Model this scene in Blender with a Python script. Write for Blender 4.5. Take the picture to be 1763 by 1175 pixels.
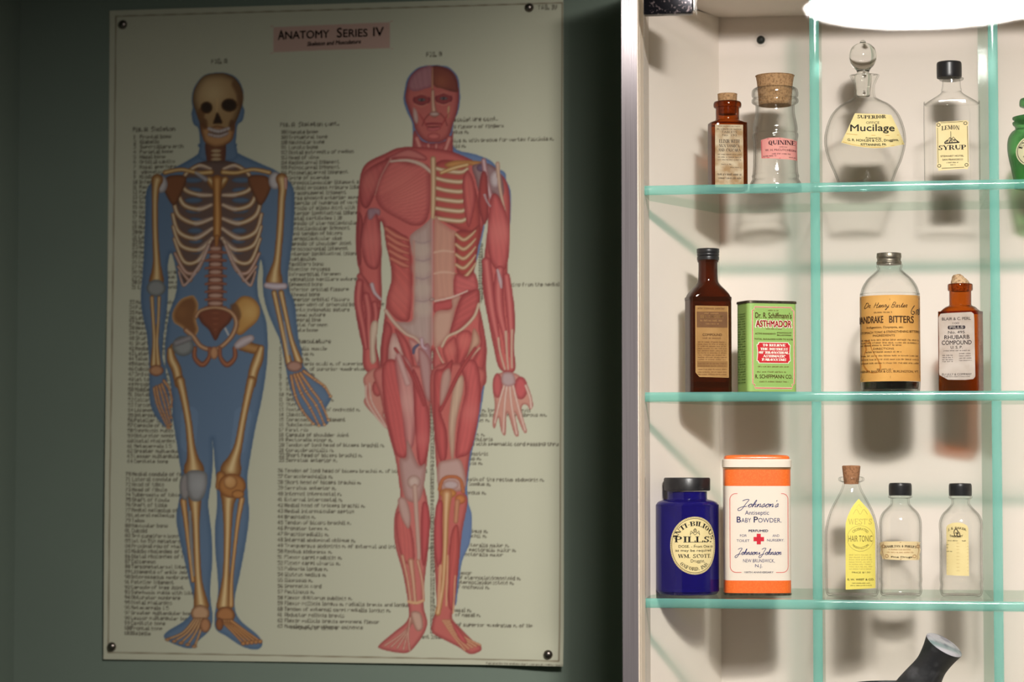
import bpy, bmesh, math, random
import numpy as np
from mathutils import Vector, Matrix

for o in list(bpy.data.objects):
    bpy.data.objects.remove(o)
scene = bpy.context.scene
COL = scene.collection
rnd = random.Random(7)

# ------------------------------------------------------------------ camera
IW, IH, F = 1763.0, 1175.0, 3935.0
EYE = 1.5                     # eye height above the floor
YAW, PITCH, DIST = -0.1498, 0.04822, 2.36987
FW = Vector((math.sin(YAW) * math.cos(PITCH), math.cos(YAW) * math.cos(PITCH), math.sin(PITCH)))
RT = Vector((math.cos(YAW), -math.sin(YAW), 0.0))
UP = RT.cross(FW)
CAM = Vector((0.0, -DIST, EYE))
cam_data = bpy.data.cameras.new('camera')
cam = bpy.data.objects.new('camera', cam_data)
COL.objects.link(cam)
cam.matrix_world = Matrix((
    (RT.x, UP.x, -FW.x, CAM.x), (RT.y, UP.y, -FW.y, CAM.y), (RT.z, UP.z, -FW.z, CAM.z), (0, 0, 0, 1)))
cam_data.sensor_fit = 'HORIZONTAL'
cam_data.lens = 50.0
cam_data.sensor_width = 50.0 * IW / F
cam_data.clip_start = 0.05
cam_data.dof.use_dof = True
cam_data.dof.focus_distance = 2.41
cam_data.dof.aperture_fstop = 2.0
scene.camera = cam

# ------------------------------------------------------------------ world, exposure
LAMP_STRENGTH = 106.0
BEAM_WATTS = 86.0
LAMP_COLOR = (1.0, 0.945, 0.905)
world = bpy.data.worlds.new('world')
scene.world = world
world.use_nodes = True
bgn = world.node_tree.nodes['Background']
bgn.inputs[0].default_value = (0.9, 0.95, 1.0, 1)
bgn.inputs[1].default_value = 0.012
scene.view_settings.view_transform = 'Standard'
scene.view_settings.look = 'None'
scene.view_settings.gamma = 1.0
scene.view_settings.use_curve_mapping = False
scene.view_settings.exposure = 0.0
scene.cycles.transparent_max_bounces = 48
scene.cycles.max_bounces = 14
scene.cycles.transmission_bounces = 14
scene.cycles.caustics_reflective = False
scene.cycles.caustics_refractive = False
scene.cycles.sample_clamp_indirect = 12.0


def at(px, py, Y):
    """world point where the view through photo pixel (px,py) meets the upright plane at depth Y"""
    d = FW * F + RT * (px - IW / 2) - UP * (py - IH / 2)
    t = (Y - CAM.y) / d.y
    return CAM + d * t


def proj(p):
    d = Vector(p) - CAM
    z = d.dot(FW)
    return IW / 2 + F * d.dot(RT) / z, IH / 2 - F * d.dot(UP) / z


def at_z(px, py, Z):
    d = FW * F + RT * (px - IW / 2) - UP * (py - IH / 2)
    t = (Z - CAM.z) / d.z
    return CAM + d * t


# ------------------------------------------------------------------ object helpers
def lin(c):
    out = []
    for v in c[:3]:
        v = v / 255.0
        out.append(v / 12.92 if v <= 0.04045 else ((v + 0.055) / 1.055) ** 2.4)
    return tuple(out) + (1.0,)


def new_obj(name, bm, mats, parent=None, smooth=True, loc=None):
    me = bpy.data.meshes.new(name)
    bm.normal_update()
    bm.to_mesh(me)
    bm.free()
    o = bpy.data.objects.new(name, me)
    COL.objects.link(o)
    if not isinstance(mats, (list, tuple)):
        mats = [mats]
    for m in mats:
        me.materials.append(m)
    if smooth:
        for p in me.polygons:
            p.use_smooth = True
        try:
            me.set_sharp_from_angle(angle=math.radians(38))
        except Exception:
            pass
    if parent is not None:
        o.parent = parent
    if loc is not None:
        o.location = loc
    return o


def empty(name, loc, rz=0.0):
    o = bpy.data.objects.new(name, None)
    o.empty_display_size = 0.02
    COL.objects.link(o)
    o.location = loc
    o.rotation_euler = (0, 0, rz)
    return o


def tag(o, label=None, cat=None, group=None, kind=None):
    if label:
        o['label'] = label
    if cat:
        o['category'] = cat
    if group:
        o['group'] = group
    if kind:
        o['kind'] = kind
    return o


def bm_box(bm, x0, x1, y0, y1, z0, z1, mi=0, bev=0.0):
    vs = [bm.verts.new((x, y, z)) for x in (x0, x1) for y in (y0, y1) for z in (z0, z1)]
    idx = [(0, 1, 3, 2), (4, 6, 7, 5), (0, 4, 5, 1), (2, 3, 7, 6), (0, 2, 6, 4), (1, 5, 7, 3)]
    fs = [bm.faces.new([vs[i] for i in f]) for f in idx]
    for f in fs:
        f.material_index = mi
    if bev > 0:
        es = set()
        for f in fs:
            es.update(f.edges)
        r = bmesh.ops.bevel(bm, geom=list(es), offset=bev, segments=2, profile=0.6, affect='EDGES')
        for f in r['faces']:
            f.material_index = mi
    return fs


def box(name, x0, x1, y0, y1, z0, z1, mat, parent=None, bev=0.0):
    bm = bmesh.new()
    bm_box(bm, x0, x1, y0, y1, z0, z1, 0, bev)
    return new_obj(name, bm, mat, parent, smooth=bev > 0)


def rings(bm, rs, mi=None, cap0=True, cap1=True):
    """skin a list of rings (lists of points); mi gives the material of each band"""
    vr = [[bm.verts.new(p) for p in r] for r in rs]
    n = len(rs[0])
    for i in range(len(vr) - 1):
        for j in range(n):
            f = bm.faces.new((vr[i][j], vr[i][(j + 1) % n], vr[i + 1][(j + 1) % n], vr[i + 1][j]))
            if mi:
                f.material_index = mi[i]
    if cap0:
        f = bm.faces.new(list(reversed(vr[0])))
        if mi:
            f.material_index = mi[0]
    if cap1:
        f = bm.faces.new(vr[-1])
        if mi:
            f.material_index = mi[-1]


def poly_r(th, hw, hd, cham, p):
    """radius at angle th of a softened rectangle; cham in 0..1 cuts the corners"""
    c, s = abs(math.cos(th)), abs(math.sin(th))
    acc = (c / hw) ** p + (s / hd) ** p
    if cham > 0:
        k = cham
        # corner plane c/hw + s/hd = 2-k
        acc += ((c / hw + s / hd) / (2 - k)) ** p
    return acc ** (-1.0 / p)


def section(z, hw, hd, p=2.0, cham=0.0, n=72):
    out = []
    for i in range(n):
        th = 2 * math.pi * i / n
        # spread the samples evenly over a rectangle, not over the angle
        a = math.atan2(math.sin(th) * hd, math.cos(th) * hw)
        r = poly_r(a, hw, hd, cham, p)
        out.append((r * math.cos(a), r * math.sin(a), z))
    return out


def lathe_bm(prof, n=64):
    bm = bmesh.new()
    rs, c0, c1 = [], True, True
    for r, z in prof:
        rs.append([(max(r, 1e-5) * math.cos(2 * math.pi * i / n), max(r, 1e-5) * math.sin(2 * math.pi * i / n), z) for i in range(n)])
    rings(bm, rs)
    return bm


def smooth_prof(pts, sub=5):
    """Catmull-Rom through profile points; a point repeated twice keeps its corner"""
    out = []
    segs, cur = [], [pts[0]]
    for a, b in zip(pts, pts[1:]):
        if a == b:
            segs.append(cur)
            cur = [b]
        else:
            cur.append(b)
    segs.append(cur)
    for s in segs:
        if len(s) < 3:
            out += s
            continue
        for i in range(len(s) - 1):
            p0, p1, p2, p3 = s[max(i - 1, 0)], s[i], s[i + 1], s[min(i + 2, len(s) - 1)]
            for k in range(sub):
                t = k / sub
                out.append(tuple(0.5 * (2 * p1[d] + (p2[d] - p0[d]) * t + (2 * p0[d] - 5 * p1[d] + 4 * p2[d] - p3[d]) * t * t
                                        + (3 * p1[d] - p0[d] - 3 * p2[d] + p3[d]) * t ** 3) for d in range(len(p1))))
        out.append(s[-1])
    return out


# ------------------------------------------------------------------ materials
def nmat(name):
    m = bpy.data.materials.new(name)
    m.use_nodes = True
    nt = m.node_tree
    for n in list(nt.nodes):
        nt.nodes.remove(n)
    out = nt.nodes.new('ShaderNodeOutputMaterial')
    return m, nt, out


def principled(name, col, rough=0.5, metal=0.0, spec=0.5, noise=None, bump=None, aniso=0.0, coat=0.0):
    """noise = (scale xyz, amount, second colour); bump = (scale xyz, strength)"""
    m, nt, out = nmat(name)
    b = nt.nodes.new('ShaderNodeBsdfPrincipled')
    nt.links.new(b.outputs[0], out.inputs[0])
    c = lin(col)
    b.inputs['Base Color'].default_value = c
    b.inputs['Roughness'].default_value = rough
    b.inputs['Metallic'].default_value = metal
    b.inputs['Specular IOR Level'].default_value = spec
    b.inputs['Coat Weight'].default_value = coat
    if aniso:
        b.inputs['Anisotropic'].default_value = aniso
        tg = nt.nodes.new('ShaderNodeTangent')
        tg.direction_type = 'RADIAL'
        tg.axis = 'Z'
        nt.links.new(tg.outputs[0], b.inputs['Tangent'])
    tc = nt.nodes.new('ShaderNodeTexCoord')

    def tex(sc):
        mp = nt.nodes.new('ShaderNodeMapping')
        mp.inputs['Scale'].default_value = sc
        nt.links.new(tc.outputs['Object'], mp.inputs[0])
        t = nt.nodes.new('ShaderNodeTexNoise')
        t.inputs['Scale'].default_value = 1.0
        t.inputs['Detail'].default_value = 6.0
        nt.links.new(mp.outputs[0], t.inputs['Vector'])
        return t
    if noise:
        t = tex(noise[0])
        r = nt.nodes.new('ShaderNodeValToRGB')
        lo, hi = noise[3] if len(noise) > 3 else (0.35, 0.65)
        r.color_ramp.elements[0].position = lo
        r.color_ramp.elements[1].position = hi
        c2 = lin(noise[2])
        c2 = tuple(c[i] + (c2[i] - c[i]) * noise[1] for i in range(3)) + (1,)
        r.color_ramp.elements[0].color = c
        r.color_ramp.elements[1].color = c2
        nt.links.new(t.outputs[0], r.inputs[0])
        nt.links.new(r.outputs[0], b.inputs['Base Color'])
    if bump:
        t = tex(bump[0])
        bp = nt.nodes.new('ShaderNodeBump')
        bp.inputs['Strength'].default_value = bump[1]
        bp.inputs['Distance'].default_value = 0.002
        nt.links.new(t.outputs[0], bp.inputs['Height'])
        nt.links.new(bp.outputs[0], b.inputs['Normal'])
    return m


def thin_glass(name, tint, edge, refl=0.045, gpow=4.0, diffuse=None, dmix=0.0, rough=0.0, epow=3.0, wob=None, gmax=0.6):
    """wall of a vessel: tinted see-through that deepens where the wall is seen edge-on, plus mirror reflection"""
    m, nt, out = nmat(name)
    N, Lk = nt.nodes, nt.links
    lw = N.new('ShaderNodeLayerWeight')
    lw.inputs[0].default_value = 0.5

    def powr(e):
        p = N.new('ShaderNodeMath')
        p.operation = 'POWER'
        Lk.new(lw.outputs['Facing'], p.inputs[0])
        p.inputs[1].default_value = e
        return p
    tr = N.new('ShaderNodeBsdfTransparent')
    mx = N.new('ShaderNodeMix')
    mx.data_type = 'RGBA'
    Lk.new(powr(epow).outputs[0], mx.inputs['Factor'])
    mx.inputs['A'].default_value = tuple(tint) + (1,)
    mx.inputs['B'].default_value = tuple(edge) + (1,)
    Lk.new(mx.outputs['Result'], tr.inputs[0])
    base = tr
    if diffuse is not None:
        df = N.new('ShaderNodeBsdfDiffuse')
        df.inputs[0].default_value = tuple(diffuse) + (1,)
        ms = N.new('ShaderNodeMixShader')
        ms.inputs[0].default_value = dmix
        Lk.new(tr.outputs[0], ms.inputs[1])
        Lk.new(df.outputs[0], ms.inputs[2])
        base = ms
    gl = N.new('ShaderNodeBsdfGlossy')
    gl.inputs['Roughness'].default_value = rough
    if wob:
        t = N.new('ShaderNodeTexNoise')
        t.inputs['Scale'].default_value = wob[0]
        tc = N.new('ShaderNodeTexCoord')
        Lk.new(tc.outputs['Object'], t.inputs['Vector'])
        bp = N.new('ShaderNodeBump')
        bp.inputs['Strength'].default_value = wob[1]
        bp.inputs['Distance'].default_value = 0.002
        Lk.new(t.outputs[0], bp.inputs['Height'])
        Lk.new(bp.outputs[0], gl.inputs['Normal'])
    ml = N.new('ShaderNodeMath')
    ml.operation = 'MULTIPLY_ADD'
    Lk.new(powr(gpow).outputs[0], ml.inputs[0])
    ml.inputs[1].default_value = gmax
    ml.inputs[2].default_value = refl
    fin = N.new('ShaderNodeMixShader')
    Lk.new(ml.outputs[0], fin.inputs[0])
    Lk.new(base.outputs[0], fin.inputs[1])
    Lk.new(gl.outputs[0], fin.inputs[2])
    Lk.new(fin.outputs[0], out.inputs[0])
    return m


def solid_glass(name, col=(1, 1, 1), ior=1.45):
    m, nt, out = nmat(name)
    g = nt.nodes.new('ShaderNodeBsdfGlass')
    g.inputs['Color'].default_value = tuple(col) + (1,)
    g.inputs['IOR'].default_value = ior
    nt.links.new(g.outputs[0], out.inputs[0])
    return m


def ink(col, rough=0.6):
    key = 'ink_%d_%d_%d' % tuple(col)
    if key in bpy.data.materials:
        return bpy.data.materials[key]
    return principled(key, col, rough, spec=0.2)


def paper(name, col, stain=None, amt=0.5, scale=60):
    return principled(name, col, 0.75, spec=0.2, noise=((scale, scale, scale), amt, stain or tuple(int(v * 0.86) for v in col)))


M = {}
M['green_wall'] = principled('dark_green_wall_paint', (113, 126, 114), 0.85, spec=0.2, noise=((9, 9, 9), 0.3, (106, 118, 107)))
M['floor'] = principled('dark_floor', (70, 66, 60), 0.7)
M['ceil'] = principled('ceiling_paint', (150, 150, 145), 0.9)
M['cream'] = principled('cream_cabinet_paint', (236, 225, 215), 0.6, spec=0.25, noise=((14, 14, 14), 0.25, (230, 218, 207)))
M['cream_lit'] = principled('cream_cabinet_paint_lit', (246, 235, 224), 0.6, spec=0.25, noise=((14, 14, 14), 0.25, (242, 230, 218)))  # same cabinet cream, with extra light on the corner panels put into its colour
M['cream_trim'] = principled('beige_edge_banding', (238, 222, 202), 0.55)
M['groove'] = principled('tan_groove', (150, 118, 92), 0.8)
M['steel'] = principled('brushed_steel', (172, 164, 166), 0.2, metal=0.62, noise=((900, 900, 5), 0.6, (146, 138, 140)), bump=((1200, 1200, 6), 0.06), aniso=.9)
M['chrome_dark'] = principled('speckled_dark_chrome', (26, 25, 30), 0.22, metal=0.6, noise=((420, 420, 420), 0.75, (168, 150, 150), (0.56, 0.74)))
M['chrome'] = principled('bright_chrome', (215, 212, 210), 0.18, metal=1.0)
M['rubber'] = principled('black_rubber', (26, 30, 26), 0.45)
M['housing'] = principled('lamp_housing', (60, 60, 60), 0.6)
M['pane'] = thin_glass('door_pane', (0.99, 0.995, 0.99), (0.6, 0.7, 0.66), refl=0.035, gpow=5, epow=6)
M['shelf'] = thin_glass('shelf_glass', (0.982, 0.994, 0.988), (0.93, 0.975, 0.955), refl=0.03, gpow=6, epow=5, gmax=.4, rough=.015)
M['shelf_edge'] = thin_glass('aqua_glass_edge', (0.56, 0.93, 0.87), (0.28, 0.70, 0.62), refl=0.04, gpow=5, diffuse=(0.25, 0.68, 0.61), dmix=0.36, rough=0.04, epow=2)
M['back_edge'] = thin_glass('pale_back_edge', (0.86, 0.94, 0.90), (0.7, 0.85, 0.79), refl=0.03, gpow=6, epow=4, rough=.05, gmax=.3)
M['clear'] = thin_glass('clear_glass', (0.992, 0.993, 0.988), (0.24, 0.25, 0.22), refl=0.028, gpow=4, epow=4.5, wob=(90, 0.06), rough=.05)
M['clear_thick'] = thin_glass('clear_thick_glass', (0.985, 0.987, 0.98), (0.2, 0.21, 0.19), refl=0.034, gpow=3.5, epow=3.4, wob=(120, 0.14), rough=.05)
M['ball'] = solid_glass('solid_clear_glass', (0.98, 0.985, 0.975), 1.42)
M['amber'] = thin_glass('amber_glass', (0.70, 0.31, 0.07), (0.07, 0.016, 0.005), refl=0.045, gpow=4, epow=2.2, diffuse=(0.20, 0.06, 0.015), dmix=0.06, wob=(80, 0.10), rough=.05)
M['amber_brown'] = thin_glass('brown_amber_glass', (0.60, 0.25, 0.06), (0.06, 0.014, 0.005), refl=0.045, gpow=4, epow=2.0, diffuse=(0.14, 0.036, 0.01), dmix=0.1, wob=(80, 0.10), rough=.05)
M['amber_dark'] = thin_glass('dark_amber_glass', (0.34, 0.105, 0.03), (0.02, 0.008, 0.005), refl=0.045, gpow=4, epow=1.6, diffuse=(0.075, 0.02, 0.008), dmix=0.35, wob=(80, 0.08), rough=.05)
M['cobalt'] = thin_glass('cobalt_glass', (0.05, 0.035, 0.42), (0.01, 0.008, 0.09), refl=0.045, gpow=4, epow=1.8, diffuse=(0.022, 0.015, 0.24), dmix=0.45, rough=.09)
M['emerald'] = thin_glass('emerald_glass', (0.44, 0.80, 0.46), (0.03, 0.13, 0.06), refl=0.05, gpow=4, epow=2.0, diffuse=(0.05, 0.26, 0.08), dmix=0.15, wob=(60, 0.2), rough=.05)
M['cork'] = principled('cork', (186, 146, 104), 0.9, noise=((420, 420, 420), 0.85, (112, 78, 48), (0.45, 0.72)), bump=((500, 500, 500), 0.5))
M['cork_pale'] = principled('pale_broken_cork', (214, 180, 140), 0.9, noise=((500, 500, 500), 0.9, (120, 80, 44), (0.45, 0.7)), bump=((500, 500, 500), 0.8))
M['cork_brown'] = principled('brown_cork', (170, 120, 84), 0.9, noise=((420, 420, 420), 0.8, (110, 70, 44), (0.45, 0.7)), bump=((500, 500, 500), 0.4))
M['black_cap'] = principled('black_bakelite', (30, 29, 31), 0.35, spec=0.5, noise=((200, 200, 200), 0.4, (52, 50, 52)))
M['tin_cap'] = principled('aged_tin_cap', (150, 142, 128), 0.4, metal=0.8, noise=((200, 200, 200), 0.7, (96, 88, 76)), bump=((300, 300, 300), 0.2))
M['tin_rim'] = principled('tin_rim', (120, 112, 96), 0.35, metal=0.85, noise=((300, 300, 80), 0.6, (64, 58, 46)))
M['stone_black'] = principled('black_basalt', (44, 44, 46), 0.6, noise=((55, 55, 55), 0.8, (104, 102, 106), (0.5, 0.85)), bump=((160, 160, 160), 0.25))
M['stone_gray'] = principled('worn_gray_stone', (186, 182, 188), 0.7, noise=((90, 90, 90), 0.8, (112, 108, 122), (0.45, 0.7)))
M['pin'] = principled('steel_pin', (120, 112, 106), 0.3, metal=1.0)
M['syrup'] = principled('dark_dregs', (22, 16, 13), 0.2)

# ------------------------------------------------------------------ lettering
# every lettering function returns (verts2d, faces) with the text placed in label space (x right, y DOWN, zoom pixels)
_font_cache = {}


def _sans(body, bold):
    key = (body, bold)
    if key in _font_cache:
        return _font_cache[key]
    cu = bpy.data.curves.new('tmp_font', 'FONT')
    cu.body = body
    cu.resolution_u = 3
    cu.offset = bold
    ob = bpy.data.objects.new('tmp_font', cu)
    me = bpy.data.meshes.new_from_object(ob)
    v = [(p.co.x, p.co.y) for p in me.vertices]
    f = [tuple(p.vertices) for p in me.polygons]
    bpy.data.objects.remove(ob)
    bpy.data.curves.remove(cu)
    bpy.data.meshes.remove(me)
    _font_cache[key] = (v, f)
    return v, f


def sans_cap():
    v, f = _sans('H', 0.0)
    return max(y for x, y in v)


CAPH = sans_cap()


def text(body, x0, x1, yb, cap, bold=0.0, slant=0.0, arc=0.0, rise=0.0, caps_small=None):
    """body fitted between x0 and x1 with its baseline at yb and capitals cap high"""
    v, f = _sans(body, 0.0)
    if not v:
        return [], []
    a, b = min(x for x, y in v), max(x for x, y in v)
    k, kx = cap / CAPH, (x1 - x0) / max(b - a, 1e-6)
    out = []
    xc, hw = (x0 + x1) / 2, max((x1 - x0) / 2, 1e-6)
    for x, y in v:
        X = x0 + (x - a) * kx + slant * y * k
        t = (X - xc) / hw
        out.append((X, yb - y * k + arc * t * t - rise * t))
    if bold > .006:      # a heavier face: the same letters struck several times, a hair apart
        d = bold * k * 1.1
        n, base, bf = len(out), list(out), list(f)
        f = list(f)
        for q, (dx, dy) in enumerate(((-d, 0), (d, 0), (0, -d), (0, d))):
            out += [(x + dx, y + dy) for x, y in base]
            f += [tuple(i + n * (q + 1) for i in t_) for t_ in bf]
    return out, f


SLAB = {
    'A': (.86, 'l.06,0,.4,1,t l.42,1,.8,0,T h.2,.64,.3 s.07,0 s.79,0'), 'B': (.8, 'V.16 h.1,.46,0 h.1,.46,1 h.1,.46,.52 o.44,.76,.25,.24,-90,90 o.44,.26,.29,.26,-90,90'),
    'C': (.82, 'o.44,.5,.36,.5,50,310 v.74,.68,1'), 'D': (.86, 'V.16 h.1,.44,0 h.1,.44,1 o.42,.5,.36,.5,-90,90'),
    'E': (.78, 'V.16 h.1,.7,0 h.1,.48,.52 h.1,.68,1 x.7,0,.28 x.68,.74,1 x.48,.4,.64'), 'F': (.74, 'V.16 h.1,.48,.52 h.1,.68,1 x.68,.72,1 x.48,.4,.64'),
    'G': (.86, 'o.44,.5,.36,.5,50,310 v.74,.7,1 v.72,.05,.42 s.72,.42'), 'H': (.92, 'V.16 V.74 h.16,.74,.5'), 'I': (.4, 'V.2'),
    'J': (.6, 'v.42,.2,1 s.42,1 o.26,.2,.18,.2,180,360'), 'K': (.9, 'V.16 l.2,.4,.7,1,t l.36,.56,.74,0,T s.72,1 s.76,0'), 'L': (.74, 'V.16 h.1,.7,0 x.7,0,.32'),
    'M': (1.06, 'l.14,0,.14,1,t l.14,1,.52,.1,T l.52,.1,.88,1,t V.88 s.14,0 s.1,1'), 'N': (.92, 'l.14,0,.14,1,t l.14,1,.74,0,T l.76,0,.76,1,t s.14,0 s.1,1 s.76,1'),
    'O': (.88, 'o.44,.5,.36,.5,0,360'), 'P': (.78, 'V.16 h.1,.44,1 h.1,.44,.46 o.42,.73,.28,.27,-90,90'), 'Q': (.88, 'o.44,.5,.36,.5,0,360 l.44,.2,.8,-.14,T'),
    'R': (.86, 'V.16 h.1,.44,1 h.1,.44,.48 o.42,.74,.27,.26,-90,90 l.44,.48,.72,0,T s.76,0'),
    'S': (.72, 'o.36,.74,.25,.26,30,270 o.36,.25,.28,.26,-160,90 x.62,.7,1 x.1,0,.3'), 'T': (.8, 'V.4 h.06,.74,1 x.07,.7,1 x.73,.7,1'),
    'U': (.88, 'v.16,.3,1 s.16,1 l.72,.3,.72,1,t s.72,1 o.44,.3,.28,.3,180,360'), 'V': (.86, 'l.08,1,.42,0,T l.42,0,.78,1,t s.1,1 s.78,1'),
    'W': (1.16, 'l.08,1,.34,0,T l.34,0,.58,1,t l.58,1,.84,0,T l.84,0,1.06,1,t s.1,1 s.58,1 s1.06,1'), 'X': (.86, 'l.1,1,.76,0,T l.1,0,.74,1,t s.12,1 s.74,1 s.1,0 s.76,0'),
    'Y': (.84, 'l.08,1,.4,.45,T l.4,.45,.74,1,t v.4,0,.46 s.4,0 s.1,1 s.74,1'), 'Z': (.74, 'h.08,.66,1 h.08,.66,0 l.1,0,.62,1,T x.66,0,.28 x.08,.72,1'),
    '.': (.3, 'l.12,.0,.12,.16,T'), '-': (.46, 'h.06,.4,.42'), ' ': (.42, ''), '&': (.9, 'o.4,.76,.2,.22,0,360 o.4,.27,.3,.27,0,360 l.55,.1,.84,.5,t'), ',': (.3, 'l.14,.1,.08,-.16,t'),
    "'": (.26, 'l.12,.75,.12,1,t'),
}
_TT = {'T': 0.2, 't': 0.075}


def slab(body, x0, x1, yb, cap, weight=1.0, arc=0.0, rise=0.0, serif=True, thin=1.0):
    """bold slab-serif capitals drawn stroke by stroke"""
    V, Fc = [], []

    def quad(*p):
        n = len(V)
        V.extend(p)
        Fc.append((n, n + 1, n + 2, n + 3))
    x = 0.0
    th, tn = 0.2 * weight, 0.075 * thin
    for ch in body:
        w, spec = SLAB[ch]
        for tok in spec.split():
            k, a = tok[0], tok[1:].split(',')
            if k == 'V' or k == 'v' or k == 'x':
                c = float(a[0])
                lo, hi = (0, 1) if k == 'V' else (float(a[1]), float(a[2]))
                hw = (tn if k == 'x' else th) / 2
                quad((x + c - hw, lo), (x + c + hw, lo), (x + c + hw, hi), (x + c - hw, hi))
                if k == 'V' and serif:
                    for y in (0, 1 - tn):
                        quad((x + c - th * .95, y), (x + c + th * .95, y), (x + c + th * .95, y + tn), (x + c - th * .95, y + tn))
            elif k == 'h':
                p, q, y = map(float, a)
                y = min(max(y, tn / 2), 1 - tn / 2)
                quad((x + p, y - tn / 2), (x + q, y - tn / 2), (x + q, y + tn / 2), (x + p, y + tn / 2))
            elif k == 's':
                if serif:
                    c, y = float(a[0]), float(a[1])
                    y = y if y < 1 else 1 - tn
                    quad((x + c - .14, y), (x + c + .14, y), (x + c + .14, y + tn), (x + c - .14, y + tn))
            elif k == 'l':
                p, q, r, s = map(float, a[:4])
                hw = (th if a[4] == 'T' else tn) / 2
                quad((x + p - hw, q), (x + p + hw, q), (x + r + hw, s), (x + r - hw, s))
            elif k == 'o':
                cx, cy, rx, ry, d0, d1 = map(float, a)
                n = max(4, int(abs(d1 - d0) / 22))
                pts = []
                for i in range(n + 1):
                    t = math.radians(d0 + (d1 - d0) * i / n)
                    c, s = math.cos(t), math.sin(t)
                    wd = tn + (th - tn) * abs(c) ** 1.3
                    pts.append(((x + cx + rx * c, cy + ry * s), (x + cx + (rx - wd) * c, cy + (ry - min(wd, tn * 1.2 + (wd - tn) * .3)) * s)))
                for (o0, i0), (o1, i1) in zip(pts, pts[1:]):
                    quad(o0, o1, i1, i0)
        x += w + 0.02
    kx = (x1 - x0) / x
    xc, hw = (x0 + x1) / 2, max((x1 - x0) / 2, 1e-6)
    out = []
    for px, py in V:
        X = x0 + px * kx
        t = (X - xc) / hw
        out.append((X, yb - py * cap + arc * t * t - rise * t))
    return out, Fc


def ring_text(res, cx, cy, rx, ry, mid_deg, span_deg, inward=False):
    """bend a line laid out along x in -1..1 (y up, 0..1 * cap) round an ellipse"""
    v, f = res
    out = []
    for x, y in v:
        if not inward:
            a = math.radians(mid_deg - x * span_deg / 2)
            out.append((cx + (rx + y) * math.cos(a), cy - (ry + y) * math.sin(a)))
        else:
            a = math.radians(mid_deg + x * span_deg / 2)
            out.append((cx + (rx - y) * math.cos(a), cy - (ry - y) * math.sin(a)))
    return out, f


def strip(pts, w, closed=False):
    """a drawn line of width w through pts"""
    V, Fc = [], []
    n = len(pts)
    for i, (x, y) in enumerate(pts):
        if closed:
            a, b = pts[i - 1], pts[(i + 1) % n]
        else:
            a, b = pts[max(i - 1, 0)], pts[min(i + 1, n - 1)]
        dx, dy = b[0] - a[0], b[1] - a[1]
        L = math.hypot(dx, dy) or 1
        ww = w if not callable(w) else w(i / max(n - 1, 1))
        V += [(x - dy / L * ww / 2, y + dx / L * ww / 2), (x + dy / L * ww / 2, y - dx / L * ww / 2)]
    m = n if closed else n - 1
    for i in range(m):
        j = (i + 1) % n
        Fc.append((2 * i, 2 * i + 1, 2 * j + 1, 2 * j))
    return V, Fc


def rect(x0, x1, y0, y1):
    return [(x0, y0), (x1, y0), (x1, y1), (x0, y1)], [(0, 1, 2, 3)]


def ell(cx, cy, rx, ry, n=28, d0=0, d1=360):
    return [(cx + rx * math.cos(math.radians(d0 + (d1 - d0) * i / n)), cy + ry * math.sin(math.radians(d0 + (d1 - d0) * i / n))) for i in range(n if d1 - d0 == 360 else n + 1)]


def disc(cx, cy, rx, ry, n=24):
    return ell(cx, cy, rx, ry, n), [tuple(range(n))]


def rrect(x0, x1, y0, y1, r, n=6):
    out = []
    for cx, cy, d in ((x1 - r, y0 + r, -90), (x1 - r, y1 - r, 0), (x0 + r, y1 - r, 90), (x0 + r, y0 + r, 180)):
        for i in range(n + 1):
            a = math.radians(d + 90 * i / n)
            out.append((cx + r * math.cos(a), cy + r * math.sin(a)))
    return out


def fine(x0, x1, y, h, dens=0.85, seed=0):
    """a line of print too small to read: the broken uprights and bars of its letters"""
    r = random.Random(int(x0 * 7 + y * 13 + seed))
    V, Fc = [], []
    x = x0
    word = r.randint(2, 7)
    while x < x1 - h * .4:
        if word == 0:
            x += h * .55
            word = r.randint(2, 8)
            continue
        word -= 1
        hh = h * r.choice((.7, .7, .7, 1.0, .85))
        w = h * .16
        kind = r.randint(0, 3)
        parts = [(x, x + w, 0, hh)]
        if kind > 0:
            parts.append((x + h * .3, x + h * .3 + w, 0, h * .7))
        if kind != 1:
            parts.append((x, x + h * .42, h * .3 * r.randint(0, 2), None))
        for a, b, lo, hi in parts:
            hi = lo + h * .15 if hi is None else hi
            n = len(V)
            V += [(a, y - lo), (b, y - lo), (b, y - hi), (a, y - hi)]
            Fc.append((n, n + 1, n + 2, n + 3))
        x += h * .62
    return V, Fc


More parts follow.
